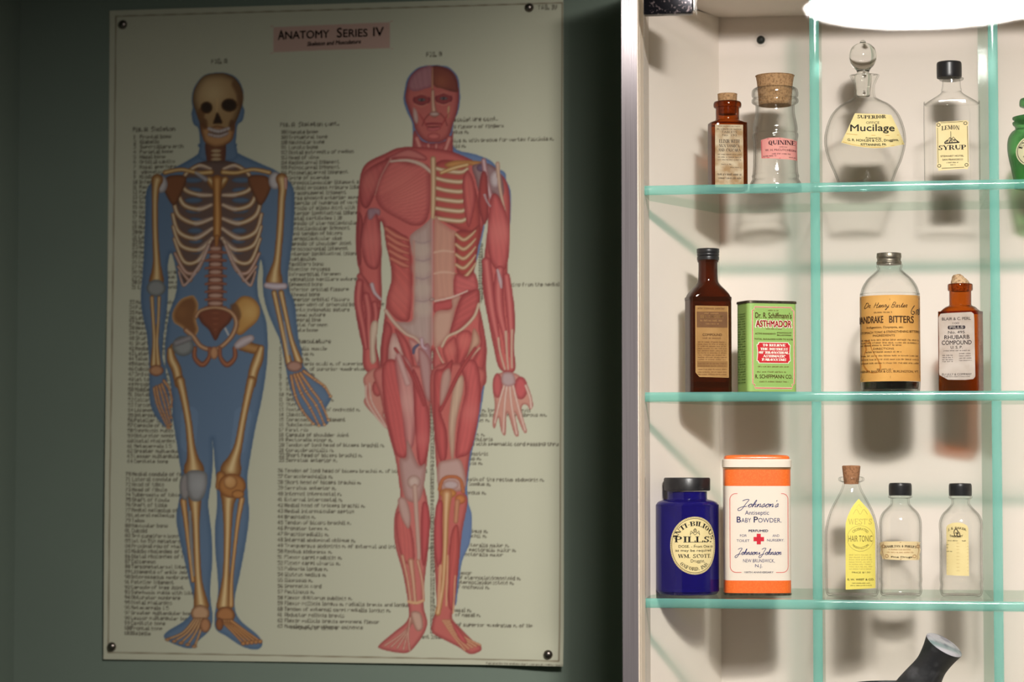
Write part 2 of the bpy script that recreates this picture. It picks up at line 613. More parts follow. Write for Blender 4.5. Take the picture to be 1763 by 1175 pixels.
def cursive(word, x0, x1, yb, xh, w, slant=0.35):
    """joined handwriting: each letter a short pen path (x, y up, x-height 1)"""
    P = {
        'J': (1.5, [(-.1, 1.9), (.5, 2.3), (1.1, 2.2), (.85, 1.0), (.6, -.6), (.1, -1.0), (-.2, -.5), (.4, .1), (1.3, .3)]),
        'o': (.85, [(0, .3), (.2, .85), (.5, 1), (.2, .7), (.25, .1), (.55, .05), (.7, .6), (.5, 1), (.85, .8)]),
        'h': (.95, [(0, .3), (.35, 1.5), (.35, 2.1), (.18, 1.8), (.1, 0), (.3, .8), (.55, 1), (.65, .6), (.62, .1), (.95, .3)]),
        'n': (.95, [(0, .5), (.15, 1), (.12, 0), (.3, .75), (.55, 1), (.66, .6), (.62, .1), (.95, .35)]),
        's': (.7, [(0, .3), (.35, 1.1), (.5, .55), (.4, .1), (.1, .05), (.7, .3)]),
        'D': (1.3, [(.3, 2), (.2, .1), (.9, .2), (1.1, 1.2), (.7, 2), (.1, 1.9)]), 'r': (.7, [(0, .3), (.2, 1.1), (.5, .95), (.4, .2), (.7, .2)]),
        'e': (.7, [(0, .3), (.4, .6), (.4, 1), (.15, .8), (.2, .1), (.7, .3)]), 'y': (.9, [(0, .9), (.2, .2), (.55, .3), (.65, 1), (.45, -.8), (.1, -.8), (.9, .3)]),
        'H': (1.5, [(.2, 2), (.2, 0), (.3, 1), (1, 1.1), (1, 2), (1, 0), (1.5, .3)]), 'a': (.85, [(.6, .9), (.2, .9), (.1, .2), (.5, .2), (.62, 1), (.6, .1), (.85, .3)]),
        'B': (1.3, [(.2, 0), (.25, 2), (.9, 1.9), (.8, 1.1), (.3, 1.05), (.95, .8), (.8, .05), (.2, .05)]), 'x': (.8, [(0, .8), (.3, .9), (.4, .1), (.75, .2)]),
        't': (.6, [(0, .3), (.3, 1.8), (.25, .1), (.6, .3)]), '.': (.4, [(.15, .05), (.2, .1)]), '+': (.9, [(.2, .5), (.5, .9), (.4, .1), (.7, .5)]),
        "'": (.25, [(.1, 2.1), (.05, 1.7)]), ' ': (.6, []),
    }
    V, Fc, x = [], [], 0
    for ch in word:
        adv, path = P[ch]
        if path:
            pts = smooth_prof([(x + a + slant * b, b) for a, b in path], 4)
            V.append(pts)
        x += adv
    kx = (x1 - x0) / (x + .3)
    ov, of = [], []
    for pts in V:
        v, f = strip([(x0 + a * kx, yb - b * xh) for a, b in pts], w)
        n = len(ov)
        ov += v
        of += [tuple(i + n for i in q) for q in f]
    return ov, of


def unit(res_fn, *a, cap=1.0, **k):
    """lay text out along x in -1..1 with y up, for ring_text"""
    v, f = res_fn(*a, -1, 1, 0, cap, **k)
    return [(x, -y) for x, y in v], f


class Face:
    """label space on a vessel: fn(lx, lz, eps) -> local point; (X,Y) are zoom pixels"""
    def __init__(self, fn, conv, parent):
        self.fn, self.conv, self.parent = fn, conv, parent

    def put(self, name, mat, items, eps=0.0003, parent=None):
        bm = bmesh.new()
        for v, f in items:
            vs = []
            for X, Y in v:
                lx, lz = self.conv(X, Y)
                vs.append(bm.verts.new(self.fn(lx, lz, eps)))
            for q in f:
                if len(set(q)) == len(q):
                    try:
                        bm.faces.new([vs[i] for i in q])
                    except ValueError:
                        pass
        return new_obj(name, bm, mat, parent or self.parent, smooth=False)

    def sheet(self, name, mat, outline, eps=0.00015, parent=None, centre=None, nr=9, thick=0.0):
        """a pasted paper of the given outline, following the surface"""
        # refine the outline
        pts = []
        n = len(outline)
        for i in range(n):
            a, b = outline[i], outline[(i + 1) % n]
            k = max(1, int(math.hypot(a[0] - b[0], a[1] - b[1]) / 14))
            pts += [(a[0] + (b[0] - a[0]) * t / k, a[1] + (b[1] - a[1]) * t / k) for t in range(k)]
        cx, cy = centre or (sum(p[0] for p in pts) / len(pts), sum(p[1] for p in pts) / len(pts))
        bm = bmesh.new()
        prev, m = None, len(pts)
        c = bm.verts.new(self.fn(*self.conv(cx, cy), eps))
        for r in range(1, nr + 1):
            t = r / nr
            cur = [bm.verts.new(self.fn(*self.conv(cx + (x - cx) * t, cy + (y - cy) * t), eps)) for x, y in pts]
            for i in range(m):
                j = (i + 1) % m
                if prev is None:
                    bm.faces.new((c, cur[i], cur[j]))
                else:
                    bm.faces.new((prev[i], cur[i], cur[j], prev[j]))
            prev = cur
        o = new_obj(name, bm, mat, parent or self.parent, smooth=True)
        return o

# ------------------------------------------------------------------ the room
WALL_Y, WX = 0.2, -0.977
LAMP = (0.107, -1.129, EYE + 0.65)
LAMP_R = 0.179
CEIL = LAMP[2] + 0.05


def structure(o):
    o['kind'] = 'structure'
    return o


structure(box('wall_back', WX - 0.1, 1.6, WALL_Y, WALL_Y + 0.1, 0, CEIL, M['green_wall']))
structure(box('wall_left', WX - 0.1, WX, -4.2, WALL_Y, 0, CEIL, M['green_wall']))
structure(box('floor', WX - 0.1, 1.6, -4.2, WALL_Y + 0.1, -0.1, 0, M['floor']))
structure(box('ceiling', WX - 0.1, 1.6, -4.2, WALL_Y + 0.1, CEIL, CEIL + 0.1, M['ceil']))

# round ceiling lamp: a drum with an open bottom closed by a glowing diffuser
lamp = empty('ceiling_lamp', (LAMP[0], LAMP[1], CEIL))
tag(lamp, 'bright round white ceiling lamp mirrored at the top of the cabinet door glass', 'lamp')
new_obj('lamp_housing', lathe_bm([(0, 0), (LAMP_R + .006, 0), (LAMP_R + .006, -.054), (LAMP_R, -.054), (LAMP_R, -.045), (0, -.045)], 72), M['housing'], lamp)
m, nt, out = nmat('glowing_diffuser')
em = nt.nodes.new('ShaderNodeEmission')
em.inputs[0].default_value = LAMP_COLOR + (1,)
em.inputs[1].default_value = LAMP_STRENGTH
nt.links.new(em.outputs[0], out.inputs[0])
bm = bmesh.new()
rr = [bm.verts.new((LAMP_R * .998 * math.cos(2 * math.pi * i / 72), LAMP_R * .998 * math.sin(2 * math.pi * i / 72), -.05)) for i in range(72)]
bm.faces.new(list(reversed(rr)))
new_obj('diffuser', bm, m, lamp, smooth=False)
# the lamp's reflector throws most of its light towards the cabinet
bl = bpy.data.lights.new('lamp_beam', 'SPOT')
bl.energy = BEAM_WATTS
bl.color = LAMP_COLOR
bl.spot_size = math.radians(67)
bl.spot_blend = 1.0
bl.shadow_soft_size = 0.048
bo_ = bpy.data.objects.new('lamp_beam', bl)
COL.objects.link(bo_)
bo_.parent = lamp
bo_.location = (0, .11, -.053)
bo_.rotation_euler = (Vector((0.02, 0.1, EYE + .04)) - Vector((LAMP[0], LAMP[1] + .11, CEIL - .053))).to_track_quat('-Z', 'Y').to_euler()

# ------------------------------------------------------------------ the cabinet
YF = -0.078                      # front of the cabinet
YB = 0.196                       # inside of its back panel
XL, XR = -0.2178, 0.3170         # insides of the side panels
XC = 0.0665                      # corner panels run this far inward
YK = 0.055                       # and start at this depth
OUT = 0.0160
ZTOPF, ZTOPB = EYE + 0.502, EYE + 0.489
ZS = [EYE + 0.2769, EYE + 0.0612, EYE - 0.1521, EYE - 0.3654]   # tops of the shelves
ZBOT = EYE - 0.60
TH = 0.0098
cab = empty('display_cabinet', (0.05, YF, ZBOT - .02))
tag(cab, 'wall cabinet with glass shelves, cream inside and a brushed steel front edge', 'cabinet')
C0 = Vector(cab.location)


def cbox(name, x0, x1, y0, y1, z0, z1, mat, bev=0.0, parent=None):
    o = box(name, x0 - C0.x, x1 - C0.x, y0 - C0.y, y1 - C0.y, z0 - C0.z, z1 - C0.z, mat, parent or cab, bev)
    return o


def cmesh(name, bm, mat, smooth=False, parent=None):
    bmesh.ops.translate(bm, verts=bm.verts, vec=-C0)
    return new_obj(name, bm, mat, parent or cab, smooth)


def prism(pts, z0, z1, mi=0, bm=None):
    bm = bm or bmesh.new()
    a = [bm.verts.new((x, y, z0)) for x, y in pts]
    b = [bm.verts.new((x, y, z1)) for x, y in pts]
    n = len(pts)
    for i in range(n):
        j = (i + 1) % n
        bm.faces.new((a[i], a[j], b[j], b[i])).material_index = mi
    bm.faces.new(list(reversed(a))).material_index = mi
    bm.faces.new(b).material_index = mi
    return bm


cbox('back_panel', XL - OUT, XR + OUT, YB, WALL_Y - .0005, ZBOT, EYE + .5225, M['cream'])
for side, xi in ((-1, XL), (1, XR)):
    x0, x1 = sorted((xi, xi + side * (OUT - .0012)))
    cbox('side_panel', x0, x1, YF + .004, YB, ZBOT, EYE + .5225, M['cream'])
    # thin strips along the inner front edge of the panel
    for k, (ya, yb, mt) in enumerate(((YF + .0015, YF + .020, 'cream_trim'), (YF + .023, YF + .062, 'cream_trim'))):
        u0, u1 = sorted((xi, xi - side * .0008))
        cbox('edge_banding', u0, u1, ya, yb, ZBOT, ZTOPB, M[mt])
    u0, u1 = sorted((xi, xi - side * .0004))
    cbox('groove', u0, u1, YF + .020, YF + .023, ZBOT, ZTOPB, M['groove'])
    # steel facing
    x0, x1 = sorted((xi, xi + side * OUT))
    cbox('steel_front_edge', x0, x1, YF, YF + .004, ZBOT, EYE + .5225, M['steel'])
    p = [(xi, YK), (xi, YB), (xi - side * XC, YB)]
    if side > 0:
        p = p[::-1]
    cmesh('corner_panel', prism(p, ZBOT, ZTOPB + .0005), M['cream_lit'])
bm = bmesh.new()
va = [bm.verts.new(p) for p in ((XL, YF + .004, ZTOPF), (XR, YF + .004, ZTOPF), (XR, YB, ZTOPB), (XL, YB, ZTOPB))]
vb = [bm.verts.new((p.co.x, p.co.y, EYE + .5225)) for p in va]
for i in range(4):
    j = (i + 1) % 4
    bm.faces.new((va[i], va[j], vb[j], vb[i]))
bm.faces.new(va[::-1])
bm.faces.new(vb)
cmesh('top_panel', bm, M['cream'])
cbox('bottom_panel', XL - OUT, XR + OUT, YF, YB, ZBOT - .02, ZBOT, M['cream'])
# plugged screw hole near the top of the back panel
h = at(1310, 69, YB)
pg = cmesh('screw_washer', lathe_bm([(0, 0), (.0076, 0), (.0076, .0012), (.0062, .002), (0, .002)], 32), M['clear_thick'], True)
pg.rotation_euler = (math.pi / 2, 0, 0)
pg.data.transform(Matrix.Translation(C0))
pg.location = h - C0
sc = new_obj('screw_head', lathe_bm([(0, 0), (.0047, 0), (.0045, .003), (.0028, .0044), (0, .005)], 32), M['rubber'], pg)

# glass shelves with rounded aqua front edges
BUL = 0.0022


def edge_arc(t):
    """half profile of a pencil-polished edge, t in -1..1 across the thickness -> bulge"""
    return BUL * math.sqrt(max(0.0, 1 - (t * .97) ** 2))


def shelf(z):
    bm = bmesh.new()
    xs = [XL, XR]
    prof = [(edge_arc(-1 + 2 * i / 10), z - TH + TH * i / 10) for i in range(11)]
    L = [bm.verts.new((XL + .0004, -b, zz)) for b, zz in prof]
    R = [bm.verts.new((XR - .0004, -b, zz)) for b, zz in prof]
    for i in range(10):
        bm.faces.new((L[i], R[i], R[i + 1], L[i + 1])).material_index = 1
    ybk = YB - .0008
    back = [(XR - .0004, YK), (XR - XC, ybk), (XL + XC, ybk), (XL + .0004, YK)]
    bt = [bm.verts.new((x, y, z)) for x, y in back]
    bb = [bm.verts.new((x, y, z - TH)) for x, y in back]
    bm.faces.new([L[-1], R[-1]] + bt)
    bm.faces.new([R[0], L[0]] + bb[::-1])
    ring_t, ring_b = [R[-1]] + bt + [L[-1]], [R[0]] + bb + [L[0]]
    for i in range(len(ring_t) - 1):
        bm.faces.new((ring_b[i], ring_b[i + 1], ring_t[i + 1], ring_t[i])).material_index = 2
    return cmesh('glass_shelf', bm, [M['shelf'], M['shelf_edge'], M['back_edge']], True)


for z in ZS:
    shelf(z)
rows = [(ZS[0], ZTOPB - .0005)] + [(ZS[i + 1], ZS[i] - TH) for i in range(3)]
for x0 in (-0.0462, 0.1352):
    for z0, z1 in rows:
        bm = bmesh.new()
        prof = [(x0 + TH * i / 10, .0015 - edge_arc(-1 + 2 * i / 10)) for i in range(11)]
        lo = [bm.verts.new((x, y, z0 + .0002)) for x, y in prof]
        hi = [bm.verts.new((x, y, z1 - .0002)) for x, y in prof]
        for i in range(10):
            bm.faces.new((lo[i], lo[i + 1], hi[i + 1], hi[i])).material_index = 1
        k = [bm.verts.new((x, YB - .001, z)) for z in (z0 + .0002, z1 - .0002) for x in (x0 + TH, x0)]
        bm.faces.new((lo[-1], k[0], k[2], hi[-1]))
        bm.faces.new((k[1], lo[0], hi[0], k[3]))
        bm.faces.new((k[0], k[1], k[3], k[2])).material_index = 2
        bm.faces.new(lo[::-1] + [k[1], k[0]])
        bm.faces.new(hi + [k[2], k[3]])
        cmesh('glass_divider', bm, [M['shelf'], M['shelf_edge'], M['back_edge']], True)

# the glass door standing in the opening, with its hinge clamp
DY = YF + .004
door = cbox('glass_door', at(1109.5, 500, DY).x, XR - .003, DY, DY + .006, ZBOT + .004, ZTOPB - .004, M['pane'])
p0, p1 = at(1108, 26, YF - .006), at(1192, 24, YF - .006)
hz = cbox('hinge', p0.x, p1.x, YF - .0085, DY - .0001, p0.z, p0.z + .034, M['chrome_dark'], bev=.0016, parent=door)
cbox('hinge_edge', p1.x + .0001, p1.x + .0024, YF - .0080, DY - .0001, p0.z + .0025, p0.z + .033, M['chrome'], bev=.0006, parent=hz)

# ------------------------------------------------------------------ bottles, jars and tins
class Vessel:
    """a thing standing on a shelf; measured in the pixels of one enlarged view (origin ox,oy, scale s)"""
    def __init__(self, name, label, cat, sp, cx, by, Y, shelf, turn=0.0, group=None):
        self.ox, self.oy, self.s = sp
        self.cx, self.by = cx, by
        px = self.ox + cx / self.s
        py = self.oy + by / self.s
        w = at(px, py, Y)
        a = at(px + 10, py, Y).x - at(px - 10, py, Y).x
        self.m = a / 20 / self.s
        self.base = (proj((w.x, Y, shelf))[1] - self.oy) * self.s if shelf > EYE - .1 else by
        self.turn = turn
        self.root = empty(name, (w.x, Y, shelf), turn - w.x / 2.4)
        tag(self.root, label, cat, group)
        self.hw = self.hd = 0

    def z(self, y):
        # the foot of the thing is partly hidden by the shelf's edge: its lowest part is drawn down to the shelf
        k = 70.0
        if y <= self.by - k:
            return (self.base - y) * self.m
        return (self.by - y) / k * (self.base - self.by + k) * self.m

    def P(self, prof, smooth=True):
        p = [(r * self.m, self.z(y)) for r, y in prof]
        return smooth_prof(p) if smooth else p

    def lathe(self, name, prof, mat, smooth=True, parent=None, sx=1.0, sy=1.0, n=72, dx=0.0):
        P = self.P(prof, smooth)
        if mat in (M['clear'], M['clear_thick']) and prof[0][0] == 0 and len(prof) > 8:
            # blown glass has an inside: the surface turns over the lip and runs down again
            w, zb = 8.5 * self.m, min(q[1] for q in P)
            P = P + [(max(r - w, r * .55), max(z_, zb + 1.7 * w)) for r, z_ in reversed(P[4:])] + [(0, zb + 1.7 * w)]
        bm = lathe_bm(P, n)
        for v in bm.verts:
            v.co.x = v.co.x * sx + dx * self.m
            v.co.y *= sy
        o = new_obj(name, bm, mat, parent or self.root)
        return o

    def loft(self, name, secs, mat, smooth=True, parent=None, mi=None, n=88):
        """secs: (y, half width, half depth, p, cham) in zoom pixels"""
        ss = [(y, a, b, p, c) for y, a, b, p, c in secs]
        if smooth:
            ss = smooth_prof(ss, 4)
        bm = bmesh.new()
        rings(bm, [section(self.z(y), max(a, .01) * self.m, max(b, .01) * self.m, max(p, 2.0), max(c, 0.0), n) for y, a, b, p, c in ss], mi)
        return new_obj(name, bm, mat, parent or self.root)

    def conv(self, X, Y):
        return (X - self.cx) * self.m, self.z(Y)

    def flat_face(self, parent, hd, fx):
        """front of a box turned by self.turn; fx = zoom x of the middle of its front"""
        c = math.cos(self.turn)
        return Face(lambda lx, lz, e: (lx, -hd * self.m - e, lz), lambda X, Y: ((X - fx) / c * self.m, self.z(Y)), parent)

    def round_face(self, parent, prof, sx=1.0, sy=1.0):
        P = sorted(self.P(prof), key=lambda q: q[1])

        def rad(z):
            best = 0
            for (r0, z0), (r1, z1) in zip(P, P[1:]):
                if z0 <= z <= z1 and z1 > z0:
                    best = max(best, r0 + (r1 - r0) * (z - z0) / (z1 - z0))
            return best

        def fn(lx, lz, e):
            r = rad(lz) + e
            x = max(-.9995, min(.9995, lx / max(r * sx, 1e-5)))
            return (x * r * sx, -math.sqrt(1 - x * x) * r * sy - e * .3, lz)
        return Face(fn, self.conv, parent)


K_BLACK, K_BROWN, K_NAVY = (34, 30, 28), (70, 52, 40), (36, 42, 104)
Z1, Z2, Z3, Z4 = ZS
S1, S2 = (1060, 0, 3.264), (1400, 0, 3.264)
S3, S4 = (1060, 380, 3.456), (1400, 380, 3.454)
S5, S6 = (1060, 740, 3.456), (1400, 740, 3.454)

# ---- top shelf: small amber tablet bottle
v = Vessel('tablet_bottle', 'small amber square bottle with flat cork and cream label, leftmost on the top shelf', 'bottle', S1, 630, 1036, .060, Z1, math.radians(12))
g = v.loft('glass_body', [(1036, 96, 66, 6, 0), (1034, 104, 74, 7, 0), (1034, 104, 74, 7, 0), (720, 104, 74, 7, 0), (700, 102, 73, 5, 0), (686, 92, 70, 3.4, 0), (676, 72, 66, 2.2, 0), (664, 66, 65, 2, 0), (640, 66, 66, 2, 0), (604, 66, 66, 2, 0),
                          (604, 66, 66, 2, 0), (600, 76, 76, 2, 0), (584, 79, 79, 2, 0), (570, 74, 74, 2, 0), (567, 60, 60, 2, 0)], M['amber_brown'])
v.lathe('cork_stopper', [(0, 640), (50, 640), (50, 640), (55, 527), (55, 527), (51, 523), (0, 523)], M['cork'])
F_ = v.flat_face(g, 74, 641)
lb = F_.sheet('label', paper('tablet_label', (204, 188, 160), (150, 112, 66), .8, 90), [(556, 708), (712, 708), (714, 1028), (555, 1028)], parent=v.root)
F_.put('lettering', ink((76, 62, 50)), [text('TABLETS', 592, 678, 756, 12), text('No. 193', 596, 676, 774, 12), slab('ELIXIR WITH', 578, 692, 812, 20, 1.2), slab('NUX VOMICA', 578, 692, 837, 18, 1.2), slab('AND CASCARA', 572, 698, 860, 17, 1.2),
       fine(570, 700, 720, 6), fine(566, 706, 738, 9), fine(570, 702, 880, 7), fine(570, 702, 895, 7), fine(570, 702, 910, 7), fine(590, 650, 936, 8), fine(640, 702, 952, 7), fine(566, 706, 985, 9), fine(574, 700, 998, 8)], .0003, lb)

# ---- quinine jar
v = Vessel('corked_jar', 'clear glass jar with a wide cork and pink printed label on the top shelf', 'jar', S1, 898, 1034, .075, Z1)
pr = [(60, 1022), (138, 1034), (146, 1026), (144, 1006), (130, 990), (133, 980), (128, 968), (124, 900), (124, 800), (129, 768), (129, 752), (124, 742), (126, 722), (122, 690), (112, 640), (110, 604), (112, 586), (130, 572), (131, 556), (124, 545), (131, 532), (130, 505), (120, 492), (110, 488)]
g = v.lathe('glass_body', [(0, 1020)] + pr, M['clear_thick'])
v.lathe('cork_stopper', [(0, 590), (92, 588), (92, 588), (99, 480), (107, 424), (107, 424), (102, 416), (0, 414)], M['cork'])
F_ = v.round_face(g, pr)
pk = (228, 152, 146)
ql = [(818, 797), (860, 787), (925, 787), (1020, 797), (1021, 910), (925, 908), (860, 904), (820, 901)]
lb = F_.sheet('label', paper('pink_label', pk, (236, 178, 160), .6, 70), ql, parent=v.root)
F_.put('lettering', ink((70, 34, 42)), [slab('QUININE', 858, 1012, 827, 25, 1.25, rise=1), fine(920, 965, 842, 6), text('W. H. McCUTCHEON', 842, 1012, 862, 11, .01), fine(880, 985, 882, 9), fine(830, 905, 893, 8), fine(975, 1014, 899, 7)], .0003, lb)
F_.put('border', ink((196, 70, 84)), [strip([(822, 801), (860, 792), (925, 792), (1015, 801), (1016, 905), (925, 903), (860, 899), (824, 897)], 3, True)], .0003, lb)

# ---- mucilage bottle
v = Vessel('stoppered_bottle', 'clear flattened globe bottle with ball stopper and fan-shaped label', 'bottle', S2, 293, 1026, .075, Z1)
pr = [(70, 1018), (138, 1026), (148, 1012), (178, 962), (210, 890), (230, 800), (222, 720), (192, 640), (144, 585), (92, 556), (66, 540), (58, 520), (57, 490), (60, 465), (76, 430), (83, 414), (78, 408), (60, 410)]
g = v.lathe('glass_body', [(0, 1014)] + pr, M['clear'], sy=.62)
bp = [(0, 536), (34, 534), (40, 500), (48, 440), (46, 410), (34, 395), (42, 378), (64, 350), (77, 308), (68, 262), (44, 236), (20, 226), (13, 214), (0, 208)]
v.lathe('ball_stopper', bp, M['ball'], dx=-8)
F_ = v.round_face(g, pr, sy=.62)
lb = F_.sheet('label', paper('mucilage_label', (240, 222, 160), (228, 204, 140), .5, 60), [(238, 645), (300, 650), (380, 652), (440, 654), (478, 735), (514, 818), (450, 836), (390, 846), (340, 848), (280, 842), (220, 830), (160, 810), (200, 730)], parent=v.root)
F_.put('lettering', ink(K_BLACK), [slab('SUPERIOR', 250, 412, 680, 20, 1.25, arc=-5), text('OFFICE', 300, 374, 710, 14), text('Mucilage', 212, 458, 751, 38, .015, arc=-2), text('Prepared by', 298, 384, 796, 10, .02), text('G. R. HOHLEN & CO., Druggists,', 196, 480, 812, 13, .02, arc=-10),
       text('KITTANNING, PA.', 270, 412, 835, 12, .03, arc=-4)], .0004, lb)
F_.put('border', ink((206, 150, 60)), [strip([(190, 762), (240, 770), (340, 776), (420, 776), (482, 770)], 2.5), strip([(168, 806), (224, 825), (282, 837), (340, 843), (390, 841), (450, 831), (506, 814)], 2)], .0004, lb)

# ---- lemon syrup flask
v = Vessel('syrup_flask', 'clear panelled flask with black screw cap and cream syrup label', 'bottle', S2, 782, 1024, .07, Z1)
secs = [(1022, 120, 70, 14, .34), (1024, 146, 88, 16, .34), (1018, 157, 92, 18, .34), (1018, 157, 92, 18, .34), (600, 158, 92, 18, .34), (575, 150, 90, 14, .32), (545, 110, 78, 6, .2), (518, 74, 66, 3, .05), (495, 58, 57, 2, 0), (465, 52, 52, 2, 0), (436, 51, 51, 2, 0)]
g = v.loft('glass_body', secs, M['clear'])
v.lathe('glass_lip', [(50, 440), (66, 436), (68, 426), (50, 424)], M['clear_thick'], parent=g)
v.lathe('screw_cap', [(60, 424), (69, 424), (69, 424), (71, 408), (71, 350), (69, 338), (60, 331), (0, 329)], M['black_cap'], dx=-12)
for k in range(2):
    pass
F_ = v.flat_face(g, 92, 782)
# raised panel edges down the front corners
F_.put('panel_ridges', M['clear_thick'], [strip([(676, 1008), (676, 640), (690, 590), (782, 552), (872, 590), (884, 640), (884, 1008)], 7)], .0006)
lo = [(695, 694), (706, 694), (708, 686), (724, 688), (850, 684), (866, 682), (868, 690), (876, 692), (872, 720), (876, 930), (880, 944), (872, 948), (868, 960), (850, 958), (722, 962), (706, 964), (703, 952), (694, 948), (698, 920), (694, 724)]
lb = F_.sheet('label', paper('syrup_label', (240, 220, 168), (230, 206, 150), .5, 60), lo, eps=.0008, parent=v.root)
hill = [strip([(740, 808), (756, 794), (770, 806), (776, 770), (782, 806), (798, 790), (818, 806)], 6), strip([(740, 812), (824, 808)], 7), strip([(776, 744), (776, 772)], 3), strip([(752, 806), (770, 780), (800, 800)], 4), strip([(764, 812), (790, 776), (812, 804)], 4)]
corners = []
for X, Y in ((708, 706), (858, 700), (710, 940), (862, 938)):
    corners.append(strip(ell(X, Y, 9, 8), 3.5, True))
F_.put('lettering', ink(K_BLACK), [slab('LEMON', 726, 826, 733, 24, 1.1, arc=5), slab('SYRUP', 704, 864, 850, 27, 1.15), text('STEWART HOTEL', 718, 848, 890, 9, .02), text('SAN FRANCISCO', 728, 842, 910, 9, .02), fine(750, 822, 926, 8), fine(772, 800, 939, 8),
       strip([(720, 694), (846, 690)], 2.5), strip([(702, 722), (704, 926)], 2.5), strip([(868, 716), (871, 924)], 2.5), strip([(724, 954), (848, 951)], 2.5)] + hill + corners, .001, lb)

# ---- green jar, cut by the right edge
S7 = (1720, 140, 5.875)
v = Vessel('lidded_jar', 'green glass apothecary jar with a knobbed lid and oval label', 'jar', S7, 385, 1003, .085, Z1)
pr = [(150, 985), (222, 1003), (232, 985), (262, 880), (288, 760), (300, 650), (290, 560), (258, 500), (226, 474), (218, 462), (220, 440), (236, 425), (244, 408), (240, 392), (200, 388)]
g = v.lathe('glass_body', [(0, 980)] + pr, M['emerald'])
v.lathe('lid', [(0, 392), (190, 388), (238, 366), (244, 350), (236, 340), (160, 322), (96, 308), (70, 284), (74, 260), (140, 240), (168, 226), (172, 196), (166, 162), (140, 146), (0, 138)], M['emerald'])
F_ = v.round_face(g, pr)
lb = F_.sheet('label', paper('green_jar_label', (232, 226, 186), None, .4, 50), ell(375, 730, 200, 168, 40), parent=v.root)
vv, ff = ring_text(unit(slab, 'EXTRACT', cap=34, weight=1.1), 375, 730, 142, 108, 90, 150)
F_.put('lettering', ink(K_BLACK), [(vv, ff), strip(ell(375, 730, 184, 152, 48), 5, True), fine(250, 500, 790, 22), fine(260, 490, 830, 18)], .0005, lb)

# ---- middle shelf: tall brown bottle
v = Vessel('rectangular_bottle', 'tall dark brown rectangular bottle with black cap and stained tan label', 'bottle', S3, 552, 1017, .070, Z2, math.radians(14.5))
a = 128
secs = [(1015, 112, 70, 5, 0), (1017, 122, 80, 7, 0), (1008, a, 84, 8, 0), (1008, a, 84, 8, 0), (986, a, 84, 8, 0), (976, a - 3, 82, 8, 0), (960, a - 3, 82, 8, 0), (950, a, 84, 8, 0), (490, a, 84, 8, 0), (474, a + 2, 85, 7, 0), (440, 120, 84, 5, 0), (410, 98, 78, 3.4, 0), (385, 76, 70, 2.4, 0), (362, 62, 61, 2, 0), (330, 58, 58, 2, 0), (250, 57, 57, 2, 0), (244, 62, 62, 2, 0), (226, 63, 63, 2, 0)]
g = v.loft('glass_body', secs, M['amber_dark'])
v.lathe('screw_cap', [(56, 234), (66, 232), (66, 232), (66, 214), (62, 210), (66, 205), (66, 196), (64, 192), (67, 188), (67, 172), (62, 164), (0, 162)], M['black_cap'], dx=1)
F_ = v.flat_face(g, 84.5, 575)
lb = F_.sheet('label', paper('tan_label', (176, 136, 86), (150, 110, 62), .9, 40), [(478, 511), (673, 512), (674, 938), (500, 934), (478, 908)], parent=v.root)
F_.put('faded_band', paper('brown_band', (110, 76, 50), (128, 92, 60), .7, 60), [rect(486, 668, 546, 640)], .0003, lb)
F_.put('faded_band', paper('lower_band', (150, 112, 68), (134, 98, 58), .7, 60), [rect(488, 668, 840, 876)], .0003, lb)
F_.put('lettering', ink((164, 124, 76)), [fine(530, 620, 560, 10), text('ELIXIR', 508, 644, 584, 17, .03), fine(506, 646, 604, 12), fine(540, 616, 622, 9)], .00045, lb)
F_.put('lettering', ink((120, 82, 48)), [fine(492, 664, 532, 12), text('COMPOUND', 520, 634, 690, 14, .02), fine(520, 630, 708, 12)] + [fine(492, 664, y, 9) for y in range(730, 836, 13)] + [fine(492, 664, y, 9) for y in (858, 872, 892, 908, 922)], .00045, lb)
F_.put('moulded_beads', M['clear_thick'], [disc(470 + 19.6 * i, 968, 5.5, 3.6, 10) for i in range(11)], .0012, g)
F_.put('label_border', ink((204, 164, 104)), [strip([(480, 514), (671, 515), (672, 936), (501, 932), (480, 906)], 3, True)], .0004, lb)

# ---- green tin
v = Vessel('powder_tin', 'green rectangular tin with red and gold printing beside the tall brown bottle', 'tin', S3, 900, 1015, .075, Z2, math.radians(24))
hw, hd = 160, 92
v.loft('body', [(1012, hw - 4, hd - 4, 9, 0), (1012, hw, hd, 9, 0), (490, hw, hd, 9, 0), (488, hw - 4, hd - 4, 9, 0)], principled('green_tin_paint', (156, 192, 106), 0.4, noise=((40, 40, 40), .3, (144, 180, 96)), coat=.2), smooth=False)
v.loft('bottom_rim', [(1016, hw + 1, hd + 1, 9, 0), (1010, hw + 3, hd + 3, 9, 0), (1007, hw + 1, hd + 1, 9, 0)], M['tin_rim'], smooth=False)
v.loft('lid', [(494, hw + 1, hd + 1, 9, 0), (494, hw + 4, hd + 4, 9, 0), (482, hw + 4, hd + 4, 9, 0), (479, hw + 1, hd + 1, 9, 0), (482, hw - 6, hd - 6, 9, 0)], M['tin_rim'], smooth=False)
bd = v.root.children[0]
F_ = v.flat_face(bd, hd, 937)
F_.conv = lambda X, Y, v=v: ((X - 937) / .905 * v.m, v.z(Y))
bo = [(830, 518), (1046, 518), (1049, 534), (1060, 538), (1060, 968), (1049, 972), (1046, 990), (830, 990), (828, 974), (817, 968), (817, 538), (828, 534)]
RED, BRN = (206, 44, 52), (112, 78, 44)
F_.put('printed_border', ink((232, 226, 196)), [strip(bo, 9, True)], .0002)
F_.put('printed_border', ink(RED), [strip(bo, 4, True)], .00035)
